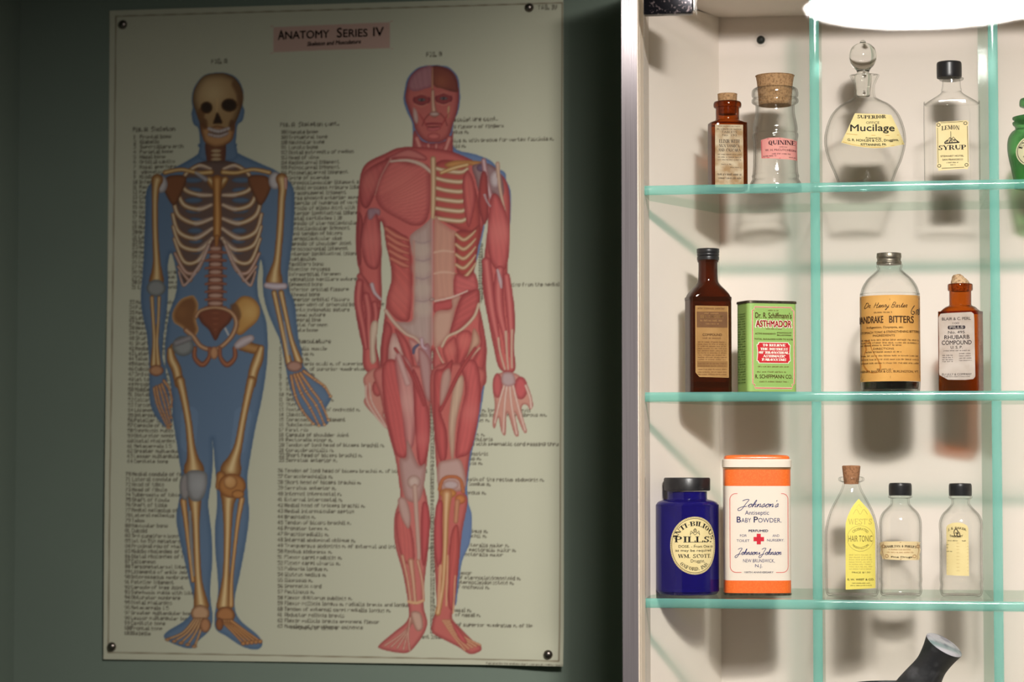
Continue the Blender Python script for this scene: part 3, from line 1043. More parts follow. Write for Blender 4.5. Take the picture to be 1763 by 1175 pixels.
pn = [(852, 726), (1028, 726), (1032, 738), (1040, 742), (1036, 790), (1040, 838), (1032, 842), (1028, 853), (852, 853), (848, 842), (840, 838), (845, 790), (840, 742), (848, 738)]
F_.put('red_panel', ink((240, 236, 216)), [(pn, [tuple(range(len(pn)))])], .0002)
sm = [(940 + (x - 940) * .955, 790 + (y - 790) * .94) for x, y in pn]
pl = F_.put('red_panel', ink(RED), [(sm, [tuple(range(len(sm)))])], .00035)
F_.put('lettering', ink((250, 244, 230)), [slab(t, x0, x1, y, 15, 1.7, thin=1.6) for t, x0, x1, y in (('TO RELIEVE', 876, 1010, 752), ('THE DISTRESS', 862, 1024, 775), ('OF BRONCHIAL', 852, 1030, 796), ('ASTHMATIC', 878, 1008, 817), ('PAROXYSMS', 872, 1014, 838))], .0005, pl)
F_.put('lettering', ink(BRN), [fine(908, 972, 540, 8), text("Dr. R. Schiffmann's", 834, 1046, 583, 32, .012), fine(896, 988, 651, 8), text('ACTIVE INGREDIENTS', 832, 952, 681, 9, .02), text('STRAMONIUM', 960, 1044, 674, 8, .02), text('BELLADONNA', 960, 1044, 688, 8, .02), text('TOTAL ALKALOIDS 0.23% TO 0.31%', 828, 1052, 713, 9, .025)], .0003)
F_.put('lettering', ink(BRN), [fine(848, 1030, 876, 9), fine(842, 1012, 908, 10), text('R. SCHIFFMANN CO.', 832, 1048, 942, 22, .012), fine(856, 1028, 962, 8)], .0003)
F_.put('lettering', ink((250, 240, 222)), [text('ASTHMADOR', 834, 1048, 639, 43, .05)], .0002)
F_.put('lettering', ink(RED), [text('ASTHMADOR', 838, 1044, 635, 37, .02)], .00035)
# faint print on the side of the tin
Fs = Face(lambda lx, lz, e, v=v: (-hw * v.m - e, lx, lz), lambda X, Y, v=v: ((X - 750) / .42 * v.m, v.z(Y)), bd)
Fs.put('side_lettering', ink((96, 124, 62)), [fine(728, 776, y, 9) for y in range(560, 980, 15)], .0003)

# ---- mandrake bitters
v = Vessel('bitters_bottle', 'clear round bottle with grey metal cap and big stained orange-tan label', 'bottle', S4, 460, 1010, .075, Z2)
pr = [(120, 1000), (166, 1010), (174, 998), (177, 980), (179, 900), (179, 470), (177, 430), (164, 385), (136, 340), (102, 308), (80, 288), (73, 276), (76, 268), (79, 258), (76, 246), (66, 244)]
g = v.lathe('glass_body', [(0, 1000)] + pr, M['clear'], n=96)
v.lathe('dark_liquid', [(0, 992), (160, 992), (167, 984), (167, 957), (0, 957)], M['syrup'], smooth=False, n=96)
v.lathe('screw_cap', [(60, 250), (74, 250), (74, 246), (76, 236), (71, 228), (71, 214), (74, 208), (73, 188), (66, 180), (0, 178)], M['tin_cap'], dx=-3)
cyl = [(179.5, 1000), (179.5, 400)]
F_ = Face(lambda lx, lz, e, R=179.5 * v.m: (max(-.995, min(.995, lx / (R + e))) * (R + e), -math.sqrt(1 - max(-.995, min(.995, lx / (R + e))) ** 2) * (R + e), lz), v.conv, g)
lb = F_.sheet('label', paper('bitters_label', (226, 172, 96), (200, 142, 72), .75, 28), [(281, 446), (639, 444), (639, 955), (281, 957)], nr=14, parent=v.root)
F_.put('water_stain', ink((190, 124, 54)), [strip(smooth_prof([(312, 724), (338, 722), (352, 770), (386, 830), (402, 872), (388, 904), (350, 908), (318, 888), (300, 850), (306, 800), (318, 770)], 4), lambda t: 7 + 3 * math.sin(t * 20), True)], .0003, lb)
F_.put('lettering', ink((84, 56, 32)), [cursive('Dr. Henry Baxter', 304, 566, 520, 15, 3.2), fine(366, 476, 553, 11), text('MANDRAKE', 262, 420, 611, 40, .02), text('BITTERS', 456, 600, 611, 40, .02), text('Indigestion, Dyspepsia, etc.', 322, 540, 643, 12, .01), text('STOMACH TONIC & STRENGTHENING BITTERS', 284, 632, 672, 13, .012, rise=4), text('INGREDIENTS', 358, 488, 693, 12, .01)] +
       [fine(288, 632, y, 11) for y in (718, 735)] + [fine(286, 530, 750, 11), text('DIRECTIONS', 360, 482, 772, 12, .01), fine(316, 528, 790, 12)] + [fine(288, 632, y, 10) for y in (812, 834, 856)] + [fine(380, 480, 892, 9), text('HENRY BAXTER & CO., BURLINGTON, VT.', 284, 628, 908, 13, .01),
       strip([(284, 460), (460, 470), (636, 460)], 2.5), strip([(284, 466), (460, 476), (636, 466)], 2), strip([(284, 926), (460, 932), (636, 924)], 2.5), strip([(284, 934), (460, 940), (636, 932)], 2)], .00045, lb)
F_.put('handwriting', ink((40, 38, 40)), [strip(smooth_prof([(606, 506), (590, 530), (586, 552), (598, 560), (606, 546), (594, 540)], 4), 4), strip(smooth_prof([(614, 560), (618, 534), (628, 530), (624, 552), (632, 556), (634, 520)], 4), 4)], .0005, lb)

# ---- rhubarb pills
v = Vessel('pill_bottle', 'amber rectangular bottle with a torn cork and white printed label on the middle shelf', 'bottle', S4, 880, 1010, .075, Z2, math.radians(-15.5))
a, b = 124, 84
secs = [(1004, 100, 62, 5, 0), (1010, 112, 76, 6, 0), (1000, a, b, 7, 0), (1000, a, b, 7, 0), (570, a, b, 7, 0), (545, a - 2, b, 6, 0), (520, a - 22, b - 6, 4, 0), (505, 88, 72, 2.6, 0), (494, 68, 66, 2, 0), (470, 66, 66, 2, 0), (408, 66, 66, 2, 0), (408, 66, 66, 2, 0), (402, 74, 74, 2, 0), (384, 75, 75, 2, 0), (366, 73, 73, 2, 0), (362, 58, 58, 2, 0)]
g = v.loft('glass_body', secs, M['amber'])
bm = lathe_bm([(r * v.m, v.z(y)) for r, y in [(0, 410), (52, 410), (55, 362), (54, 352), (50, 336), (47, 322), (38, 312), (22, 308), (0, 306)]], 40)
r_ = random.Random(5)
for vt in bm.verts:
    if vt.co.z > v.z(358):
        vt.co.z -= max(0, vt.co.x) * .75 * (vt.co.z - v.z(358)) / (50 * v.m) - r_.uniform(-4, 4) * v.m
        vt.co.x += r_.uniform(-3, 3) * v.m
new_obj('torn_cork', bm, M['cork_pale'], v.root)
F_ = v.flat_face(g, b, 853)
lb = F_.sheet('label', paper('pill_label', (206, 194, 184), (176, 158, 144), .8, 45), [(758, 547), (800, 544), (900, 542), (940, 541), (954, 552), (957, 580), (958, 700), (960, 930), (948, 944), (900, 948), (800, 946), (786, 940), (776, 934), (748, 918), (746, 900), (748, 700), (745, 570)], parent=v.root)
pill = rrect(800, 904, 621, 643, 9)
F_.put('lettering', ink((62, 54, 58)), [text('BLAIR & C. PERL', 766, 936, 588, 17, .01), text('100', 830, 868, 612, 11), (pill, [tuple(range(len(pill)))]), text('No. 495', 802, 900, 669, 16, .012), text('RHUBARB', 780, 928, 702, 23, .012), text('COMPOUND', 764, 940, 736, 25, .012), text('U. S. P.', 816, 886, 760, 16, .012),
       fine(772, 934, 776, 8)] + [fine(766, 832, y, 8) for y in (803, 816, 829, 841)] + [fine(866, 940, y, 8) for y in (794, 808, 822, 836)] + [text('ELI LILLY & COMPANY', 764, 940, 921, 12, .01), fine(776, 930, 932, 7)], .0003, lb)
F_.put('lettering', ink((206, 196, 188)), [text('PILLS', 812, 892, 639, 15, .03)], .00045, lb)

# ---- bottom shelf: cobalt pill bottle
v = Vessel('cobalt_bottle', 'cobalt blue round pill bottle with wide black lid and cream oval label', 'bottle', S5, 427, 992, .073, Z3)
pr = [(120, 986), (160, 992), (178, 984), (187, 960), (188, 930), (188, 500), (187, 468), (176, 446), (150, 434), (124, 428), (119, 420), (119, 380)]
g = v.lathe('glass_body', [(0, 984)] + pr, M['cobalt'], n=96)
bm = lathe_bm([(r * v.m, v.z(y)) for r, y in [(118, 372), (132, 376), (138, 372), (138, 306), (133, 299), (0, 298)]], 120)
for vt in bm.verts:
    rr_ = math.hypot(vt.co.x, vt.co.y)
    if rr_ > 134 * v.m and int(round(math.atan2(vt.co.y, vt.co.x) / (2 * math.pi) * 120)) % 2:
        vt.co.x *= .985
        vt.co.y *= .985
new_obj('ribbed_lid', bm, M['black_cap'], v.root)
F_ = v.round_face(g, [(188.3, 985), (188.3, 450)])
# the round paper wraps round the glass: measured along the surface, centred to the right
R_ = 188.0
lc, lw_, lh_ = 0.245, 152, 170


def cob_conv(X, Y, v=v):
    return (R_ * math.sin(lc + X / R_)) * v.m, v.z(Y)


F_.conv = cob_conv
o_ = F_.sheet('label', paper('anti_bilious_label', (236, 218, 164), (224, 202, 142), .5, 50), ell(0, 696, lw_, lh_, 48), parent=v.root, nr=14)
t1 = ring_text(unit(slab, 'ANTI-BILIOUS', cap=27, weight=1.15), 0, 696, 116, 116, 90, 150)
t2 = ring_text(unit(slab, 'OXFORD. IND.', cap=20, weight=1.0), 0, 696, 138, 146, 270, 84, True)
crown = [strip(smooth_prof(p, 4), 2.5) for p in ([(-28, 636), (-24, 610), (-8, 622), (0, 598), (10, 622), (24, 610), (28, 636)], [(-30, 630), (-14, 620), (0, 634), (14, 620), (30, 630)], [(-10, 606), (0, 596), (10, 606), (0, 618), (-10, 606)])]
F_.put('lettering', ink(K_BLACK), [t1, t2, slab('PILLS.', -122, 120, 677, 35, .92, thin=1.25), text('DOSE. - From One to', -98, 126, 708, 15, .01), text('as may be required', -118, 110, 731, 14, .01), slab('WM. SCOTT.', -100, 112, 768, 22, 1.0), text('Druggist,', -26, 62, 794, 18, .005), strip([(-128, 686), (0, 689), (130, 686)], 2)] + crown, .0003, o_)
F_.put('border', ink((86, 74, 50)), [strip(ell(0, 696, lw_ - 11, lh_ - 11, 60), 3, True)] + [disc((lw_ - 4) * math.cos(i * math.pi / 48), 696 + (lh_ - 4) * math.sin(i * math.pi / 48), 2.5, 2.5, 6) for i in range(96)], .0003, o_)

# ---- baby powder tin
v = Vessel('talc_tin', 'tall orange and white baby powder tin with a red cross', 'tin', S5, 842, 1000, .078, Z3, math.radians(4))
white = principled('white_tin_paint', (240, 226, 210), 0.42, coat=.15)
orange = principled('orange_tin_paint', (244, 108, 38), 0.42, noise=((700, 700, 700), .35, (252, 140, 66), (.45, .6)), coat=.15)
hw, hd, pp = 199, 116, 5
ys = [(986, 0), (910, 1), (350, 0), (248, 0)]
bm_secs = [(986, hw - 2, hd - 2, pp, 0), (984, hw, hd, pp, 0), (910, hw, hd, pp, 0), (910, hw, hd, pp, 0), (350, hw, hd, pp, 0), (350, hw, hd, pp, 0), (246, hw, hd, pp, 0)]
bd = v.loft('body', bm_secs, [orange, white], smooth=False, mi=[0, 0, 0, 1, 0, 0])
v.loft('bottom_rim', [(1000, hw - 2, hd - 2, pp, 0), (998, hw + 2, hd + 2, pp, 0), (989, hw + 3, hd + 3, pp, 0), (985, hw, hd, pp, 0)], M['tin_rim'], smooth=False)
v.loft('neck_rim', [(252, hw, hd, pp, 0), (249, hw + 3, hd + 3, pp, 0), (243, hw + 3, hd + 3, pp, 0), (238, hw - 2, hd - 2, pp, 0)], principled('gilt_rim', (190, 150, 110), .3, metal=.8), smooth=False)
ld = v.loft('lid', [(240, hw + 3, hd + 3, pp, 0), (238, hw + 6, hd + 6, pp, 0), (196, hw + 6, hd + 6, pp, 0), (191, hw + 2, hd + 2, pp, 0), (190, hw - 4, hd - 4, pp, 0)], white, smooth=False)
v.loft('lid_top', [(191, hw - 6, hd - 6, pp, 0), (184, hw - 5, hd - 5, pp, 0), (174, hw - 10, hd - 9, pp, 0), (168, hw - 24, hd - 20, pp, 0), (165, hw - 60, hd - 48, pp, 0)], orange, parent=ld)
F_ = v.flat_face(bd, hd, 846)


def talc(lx, lz, e, v=v):
    x = min(abs(lx) / (hw * v.m), .999)
    y = hd * v.m * (1 - x ** pp) ** (1 / pp)
    return (lx, -y - e, lz)


F_.fn = talc
fr = rrect(680, 1024, 395, 862, 34)
# frame open at the bottom for the anniversary line
path = [p for p in fr if True]
k = max(range(len(path)), key=lambda i: (path[i][1] > 855, path[i][0]))
bottom = [(950, 862)] + [(990, 862)] + [(1023 - 34 + 34 * math.cos(math.radians(d)), 828 + 34 * math.sin(math.radians(d))) for d in range(90, -1, -15)] + [(1024, 429)]
bottom += [(990 + 34 * math.cos(math.radians(d)), 429 + 34 * math.sin(math.radians(d))) for d in range(0, -91, -15)]
bottom += [(714 + 34 * math.cos(math.radians(d)), 429 + 34 * math.sin(math.radians(d))) for d in range(-90, -181, -15)] + [(680, 828)]
bottom += [(714 + 34 * math.cos(math.radians(d)), 828 + 34 * math.sin(math.radians(d))) for d in range(180, 89, -15)] + [(746, 862)]
F_.put('red_frame', ink((222, 92, 86)), [strip(bottom, 3.6)], .0002)
F_.put('lettering', ink(K_NAVY), [cursive("Johnson's", 738, 972, 476, 20, 3.6), text('Antiseptic', 768, 910, 520, 24), text('ABY', 746, 804, 566, 26, .004), text('OWDER.', 846, 984, 566, 26, .004), text('PERFUMED', 790, 904, 622, 13, .03), text('FOR', 738, 778, 651, 14), text('TOILET', 718, 794, 681, 14), text('AND', 930, 970, 651, 14), text('NURSERY.', 898, 1000, 678, 14), cursive('Johnson+Johnson', 716, 986, 758, 17, 3.4),
       text('NEW BRUNSWICK,', 756, 942, 802, 19), text('N.J.', 826, 870, 831, 18), text('B', 720, 744, 566, 34, .01), text('P', 820, 844, 566, 34, .01), text('100TH ANNIVERSARY', 764, 934, 866, 10, .01)], .0002)
F_.put('red_cross', ink((214, 44, 62)), [rect(837, 861, 633, 695), rect(818, 880, 652, 677)], .0003)

# ---- hair tonic
v = Vessel('tonic_bottle', 'clear sloping bottle with a tall cork and pointed yellow hair tonic label', 'bottle', S6, 232, 992, .070, Z3)
pr = [(110, 984), (140, 992), (153, 980), (160, 950), (161, 900), (161, 640), (154, 570), (132, 490), (98, 420), (68, 366), (54, 330), (52, 312), (60, 308), (75, 300), (77, 288), (70, 278), (50, 276)]
g = v.lathe('glass_body', [(0, 986)] + pr, M['clear'], sy=.66)
v.lathe('cork_stopper', [(0, 322), (44, 320), (46, 300), (55, 214), (55, 214), (51, 209), (0, 207)], M['cork_brown'], smooth=False)
F_ = v.round_face(g, pr, sy=.66)
YEL = (238, 222, 112)
lab = [(275, 408), (300, 436), (330, 470), (356, 516), (368, 556), (371, 600), (370, 940), (280, 944), (194, 948), (195, 600), (197, 552), (208, 512), (230, 465), (252, 434)]
lb = F_.sheet('label', paper('tonic_label', YEL, (230, 210, 100), .4, 40), lab, parent=v.root, centre=(282, 690))
F_.put('lettering', ink((196, 176, 96)), [slab("WEST'S", 212, 354, 560, 34, .7, serif=False), strip(ell(283, 643, 78, 76, 40), 2.5, True), strip(smooth_prof([(240, 500), (262, 470), (283, 500), (304, 470), (326, 500)], 4), 2.5), strip([(262, 460), (276, 440), (292, 462)], 2)] + [fine(215, 350, y, 9) for y in range(745, 830, 14)], .0004, lb)
F_.put('lettering', ink((128, 112, 62)), [ring_text(unit(text, 'CELEBRATED', cap=14), 283, 643, 52, 50, 90, 100), text('HAIR TONIC', 212, 354, 662, 36, .004), ring_text(unit(text, 'MARRINGTON', cap=13), 283, 643, 66, 64, 270, 100, True)], .0004, lb)
F_.put('lettering', ink((96, 84, 52)), [text('PRICE $1.00', 232, 340, 850, 9), text('E. W. WEST & CO.', 206, 362, 893, 11, .02), fine(232, 340, 912, 7), fine(222, 350, 926, 7)], .0004, lb)

# ---- the two round bottles with black caps
for which in (0, 1):
    if which == 0:
        v = Vessel('round_bottle', 'clear round bottle with black cap and a wide cream banner label', 'bottle', S6, 522, 992, .078, Z3)
        pr = [(90, 984), (108, 992), (122, 980), (127, 955), (124, 925), (128, 890), (126, 860), (127, 640), (128, 570), (124, 530), (108, 492), (80, 462), (60, 440), (56, 420), (58, 406), (70, 400), (72, 390), (60, 384)]
        capx = 1
    else:
        v = Vessel('round_bottle', 'clear round bottle with black cap and an arched cream label, beside the glass divider', 'bottle', S6, 882, 997, .075, Z3)
        pr = [(90, 988), (108, 996), (122, 984), (129, 955), (126, 925), (130, 890), (128, 860), (128, 640), (131, 570), (127, 535), (110, 498), (80, 466), (58, 440), (54, 424), (58, 408), (68, 402), (70, 390), (58, 384)]
        capx = -1
    g = v.lathe('glass_body', [(0, 986)] + pr, M['clear'])
    v.lathe('screw_cap', [(62, 386), (68, 386), (68, 386), (69, 372), (69, 330), (66, 318), (58, 312), (0, 310)], M['black_cap'], dx=capx)
    F_ = v.round_face(g, pr)
    if which == 0:
        lab = [(402, 668), (424, 662), (522, 658), (622, 661), (640, 666), (634, 684), (640, 712), (634, 740), (636, 756), (632, 772), (522, 771), (414, 768), (410, 754), (398, 738), (404, 712), (398, 686)]
        lb = F_.sheet('label', paper('banner_label', (236, 214, 168), (224, 196, 146), .5, 60), lab, parent=v.root, nr=12)
        F_.put('lettering', ink((70, 56, 44)), [slab('HAMILTON & PHELPS', 426, 616, 694, 13, 1.3, arc=6), text('Fine Drugs', 466, 590, 757, 10, .01)], .0004, lb)
        F_.put('ornament', ink((178, 134, 90)), [strip([(420, 672), (522, 665), (624, 672), (630, 712), (620, 764), (522, 766), (424, 764), (412, 712)], 3, True), fine(450, 590, 712, 9), fine(440, 600, 728, 8)] + [strip(ell(x, y, 10, 8), 3, True) for x, y in ((440, 748), (604, 748), (420, 690), (626, 690))], .0004, lb)
    else:
        lab = [(796, 575), (806, 560), (830, 549), (862, 545), (895, 550), (918, 562), (927, 580), (928, 865), (862, 864), (795, 862)]
        lb = F_.sheet('label', paper('arched_label', (238, 218, 160), (228, 206, 146), .5, 50), lab, parent=v.root, nr=12)
        F_.put('lettering', ink((72, 60, 46)), [text('J. S. BAKER', 806, 914, 584, 13, .01, arc=12), strip(smooth_prof([(846, 626), (842, 600), (852, 584), (864, 598), (858, 622), (876, 626), (872, 606), (862, 600)], 4), 5), strip([(838, 626), (880, 628)], 5), strip([(850, 606), (868, 614)], 6), text('DRUGGIST', 818, 894, 636, 10, .02, arc=-7), fine(804, 868, 658, 8), fine(888, 914, 658, 8), fine(797, 812, 682, 7), fine(797, 806, 700, 7), fine(797, 830, 722, 7)], .0004, lb)
        F_.put('ruled_lines', ink((200, 166, 110)), [strip([(797, y), (862, y + 1), (926, y)], 1.8) for y in (668, 688, 706, 726, 748, 768, 790, 812, 834)], .0004, lb)

# ---- mortar and pestle on the lowest glass shelf
SM = (0, 0, 1.0)
MY = .085
rim = at(1545, 1181, MY)
k = (at(1555, 1181, MY).x - at(1535, 1181, MY).x) / 20
mh = rim.z - Z4
mo = empty('stone_mortar', (rim.x, MY, Z4))
tag(mo, 'black stone mortar at the bottom edge, only its rim showing below the pestle', 'mortar')
R = 84 * k
prof = smooth_prof([(0, 0), (R * .55, 0), (R * .62, .004), (R * .56, .014), (R * .62, .024), (R * .85, mh * .45), (R * .97, mh * .8), (R, mh - .002), (R * .985, mh), (R * .93, mh), (R * .88, mh - .004), (R * .78, mh * .6), (R * .5, mh * .3), (0, mh * .24)])
new_obj('bowl', lathe_bm(prof, 80), M['stone_black'], mo)

top = at(1625.5, 1111.5, .070)
ax = Vector((.51 * math.cos(.27), -math.sin(.27), .86 * math.cos(.27))).normalized()
pe = empty('pestle', top)
tag(pe, 'black stone pestle with a worn grey end, leaning up out of the mortar', 'pestle')
q = Vector((0, 0, 1)).rotation_difference(ax).to_matrix().to_4x4()
prof = smooth_prof([(30 * k, 178), (34 * k, 170), (39 * k, 150), (39 * k, 125), (37 * k, 100), (33 * k, 76), (28.5 * k, 54), (27.5 * k, 40), (30 * k, 20), (33.5 * k, 5), (34.5 * k, 0)])
prof = [(0, -182 * k)] + [(r, -y * k) for r, y in prof]
bm = lathe_bm(prof, 64)
bmesh.ops.transform(bm, matrix=q, verts=bm.verts)
new_obj('shaft', bm, M['stone_black'], pe)
bm = lathe_bm([(34.3 * k, -.0006), (34.3 * k, .0002), (32 * k, .0012), (20 * k, .0022), (0, .0026)], 64)
bmesh.ops.transform(bm, matrix=q, verts=bm.verts)
tag(new_obj('worn_end', bm, M['stone_gray'], pe), 'worn pale grey end of the pestle')

# ------------------------------------------------------------------ the anatomy chart: its print is painted on a fine grid
PX0, PY0, PX1, PY1 = 160, -20, 990, 1168
CW, CH = PX1 - PX0, PY1 - PY0
CV = np.empty((CH, CW, 3), np.float32)
PAPER = np.array((187, 187, 165), np.float32) / 255
CV[:] = PAPER
TONE = np.array((.90, .89, .92), np.float32)
nrng = np.random.RandomState(3)


def rgb(c):
    return np.array(c, np.float32) / 255 * TONE


def cr(pts, closed=True, sub=6):
    n = len(pts)
    out = []
    rng = range(n) if closed else range(n - 1)
    for i in rng:
        if closed:
            p0, p1, p2, p3 = pts[i - 1], pts[i], pts[(i + 1) % n], pts[(i + 2) % n]
        else:
            p0, p1, p2, p3 = pts[max(i - 1, 0)], pts[i], pts[i + 1], pts[min(i + 2, n - 1)]
        for k in range(sub):
            t = k / sub
            out.append([0.5 * (2 * b + (c - a) * t + (2 * a - 5 * b + 4 * c - d) * t * t + (3 * b - a - 3 * c + d) * t ** 3) for a, b, c, d in zip(p0, p1, p2, p3)])
    if not closed:
        out.append(list(pts[-1]))
    return np.array(out, np.float32)


A1, A2, A3 = (180, 0, 3.56), (180, 330, 3.56), (180, 660, 2.35)
B1, B2, B3 = (580, 0, 3.56), (580, 330, 3.56), (580, 660, 2.35)
PP = (0, 0, 1.0)


def tr(sp, pts):
    ox, oy, s = sp
    return [(ox + p[0] / s - PX0, oy + p[1] / s - PY0) + tuple(q / s for q in p[2:]) for p in pts]


def window(P, pad):
    x0, y0 = int(max(0, P[:, 0].min() - pad)), int(max(0, P[:, 1].min() - pad))
    x1, y1 = int(min(CW, P[:, 0].max() + pad + 1)), int(min(CH, P[:, 1].max() + pad + 1))
    if x1 <= x0 or y1 <= y0:
        return None
    yy, xx = np.mgrid[y0:y1, x0:x1].astype(np.float32)
    return x0, y0, x1, y1, xx + .5, yy + .5


def blend(w, a, col):
    x0, y0, x1, y1 = w[:4]
    reg = CV[y0:y1, x0:x1]
    CV[y0:y1, x0:x1] = reg * (1 - a[..., None]) + col * a[..., None]


def fill(sp, pts, mid, edge=None, ew=6, al=1.0, soft=.7, light=None, fib=None, closed=True, raw=False):
    """airbrushed area: colour mid deepening to edge within ew pixels of the outline"""
    q = tr(sp, pts) if not raw else pts
    P = cr(q)
    w = window(P, 3)
    if w is None:
        return
    xx, yy = w[4], w[5]
    inside = np.zeros(xx.shape, bool)
    d2 = np.full(xx.shape, 1e9, np.float32)
    n = len(P)
    for i in range(n):
        x0, y0 = P[i]
        x1, y1 = P[(i + 1) % n]
        if y0 != y1:
            c = ((y0 > yy) != (y1 > yy)) & (xx < (x1 - x0) * (yy - y0) / (y1 - y0) + x0)
            inside ^= c
        dx, dy = x1 - x0, y1 - y0
        L = dx * dx + dy * dy + 1e-9
        t = np.clip(((xx - x0) * dx + (yy - y0) * dy) / L, 0, 1)
        d2 = np.minimum(d2, (xx - x0 - t * dx) ** 2 + (yy - y0 - t * dy) ** 2)
    d = np.sqrt(d2)
    sd = np.where(inside, d, -d)
    a = np.clip(sd / soft + .5, 0, 1) * al
    col = np.broadcast_to(rgb(mid), xx.shape + (3,)).copy()
    if fib:
        ang, amp, per = fib
        c, s = math.cos(math.radians(ang)), math.sin(math.radians(ang))
        u = -s * xx + c * yy
        vv = c * xx + s * yy
        tex = np.sin(u * 6.283 / per + 1.3 * np.sin(vv * .05 + u * .11)) * .6 + np.sin(u * 6.283 / (per * .43) + vv * .03) * .4
        col = np.clip(col * (1 + amp * tex[..., None]), 0, 1)
    if edge is not None:
        k = np.clip(1 - sd / ew, 0, 1)[..., None] ** 1.3
        col = col * (1 - k) + rgb(edge) * k
    if light is not None:
        lx, ly, lr, lc, la = light
        lx, ly = sp[0] + lx / sp[2] - PX0, sp[1] + ly / sp[2] - PY0
        g = np.exp(-((xx - lx) ** 2 + (yy - ly) ** 2) / (2 * (lr / sp[2]) ** 2))[..., None] * la
        col = col * (1 - g) + rgb(lc) * g
    blend(w, a, col)


def stroke(sp, pts, mid, edge=None, hi=None, al=1.0, off=0.0, soft=.7, pw=1.6, sub=6):
    """tapered rounded limb through (x, y, width): mid in the middle, edge at the rims, hi a highlight line"""
    q = cr(tr(sp, pts), False, sub)
    w = window(q, float(q[:, 2].max()) / 2 + 3)
    if w is None:
        return
    xx, yy = w[4], w[5]
    best = np.full(xx.shape, 9.0, np.float32)
    aa = np.zeros(xx.shape, np.float32)
    sgn = np.zeros(xx.shape, np.float32)
    for (x0, y0, w0), (x1, y1, w1) in zip(q[:-1], q[1:]):
        dx, dy = x1 - x0, y1 - y0
        L = dx * dx + dy * dy + 1e-9
        t = np.clip(((xx - x0) * dx + (yy - y0) * dy) / L, 0, 1)
        r = (w0 + (w1 - w0) * t) / 2
        ex, ey = xx - x0 - t * dx, yy - y0 - t * dy
        d = np.sqrt(ex * ex + ey * ey)
        k = d / np.maximum(r, .3)
        a = np.clip((r - d) / soft + .5, 0, 1)
        m = k < best
        best = np.where(m, k, best)
        sgn = np.where(m, ex * (-.8) + ey * (-.6), sgn) if off else sgn
        aa = np.maximum(aa, a)
    col = np.broadcast_to(rgb(mid), xx.shape + (3,)).copy()
    if hi is not None:
        h = np.exp(-(best / .42) ** 2)[..., None]
        col = col * (1 - h) + rgb(hi) * h
    if edge is not None:
        k = (np.clip(best, 0, 1) ** pw)[..., None]
        col = col * (1 - k) + rgb(edge) * k
    blend(w, aa * al, col)


def blob(sp, cx, cy, rx, ry, mid, edge=None, ew=5, **k):
    fill(sp, [(cx + rx * math.cos(t * math.pi / 5), cy + ry * math.sin(t * math.pi / 5)) for t in range(10)], mid, edge, ew, **k)


# ---- printed words in a 5x7 dot face, far too small to read closely
GL = {}
for ch, hx in zip('ABCDEFGHIKLMNOPRSTUVabcdefghijklmnopqrstuvwxyz0123456789.', (
        '7E1111117E 7F49494936 3E41414122 7F4141221C 7F49494941 7F09090901 3E4149497A 7F0808087F 00417F4100 7F08142241 7F40404040 7F020C027F 7F0408107F 3E4141413E 7F09090906 7F09192946 4649494931 01017F0101 3F4040403F 1F2040201F '
        '2054545478 7F48444438 3844444420 384444487F 3854545418 087E090102 0C5252523E 7F08040478 00447D4000 2040443D00 7F10284400 00417F4000 7C04180478 7C08040478 3844444438 7C14141408 081414187C 7C08040408 4854545420 043F444020 3C4040207C 1C2040201C 3C4030403C 4428102844 0C5050503C 4464544C44 '
        '3E5149453E 00427F4000 4261514946 2141454B31 1814127F10 2745454539 3C4A494930 0171090503 3649494936 064949291E 0060600000').split()):
    b = [int(hx[i:i + 2], 16) for i in range(0, 10, 2)]
    GL[ch] = np.array([[(c >> r) & 1 for c in b] for r in range(8)], np.float32)
TXT = rgb((66, 60, 48))


def words(s, x, y, h=6.6, bold=1.0, slope=None):
    """s drawn with its baseline at (x, y) in photo pixels; lines run like the sheet's edges"""
    if slope is None:
        slope = (y - 700) * .000038
    k = h / 7.0
    dots = []
    cx = 0.0
    for ch in s:
        g = GL.get(ch)
        if g is None:
            cx += 3.2
            continue
        cols = np.where(g.any(0))[0]
        rr, cc = np.where(g > 0)
        for r, c in zip(rr, cc):
            dots.append((cx + c - cols[0], r - 7))
        cx += cols[-1] - cols[0] + 2.0
    if not dots:
        return
    D = np.array(dots, np.float32)
    for sx in (.25, .75):
        for sy in (.25, .75):
            X = x + (D[:, 0] + sx) * k * .86 - PX0
            Y = y + (D[:, 1] + sy) * k + (D[:, 0]) * k * slope - PY0
            xi, yi = X.astype(int), Y.astype(int)
            ok = (xi >= 0) & (xi < CW) & (yi >= 0) & (yi < CH)
            np.add.at(INK, (yi[ok], xi[ok]), .25 * k * k * .86 * bold * 1.5)


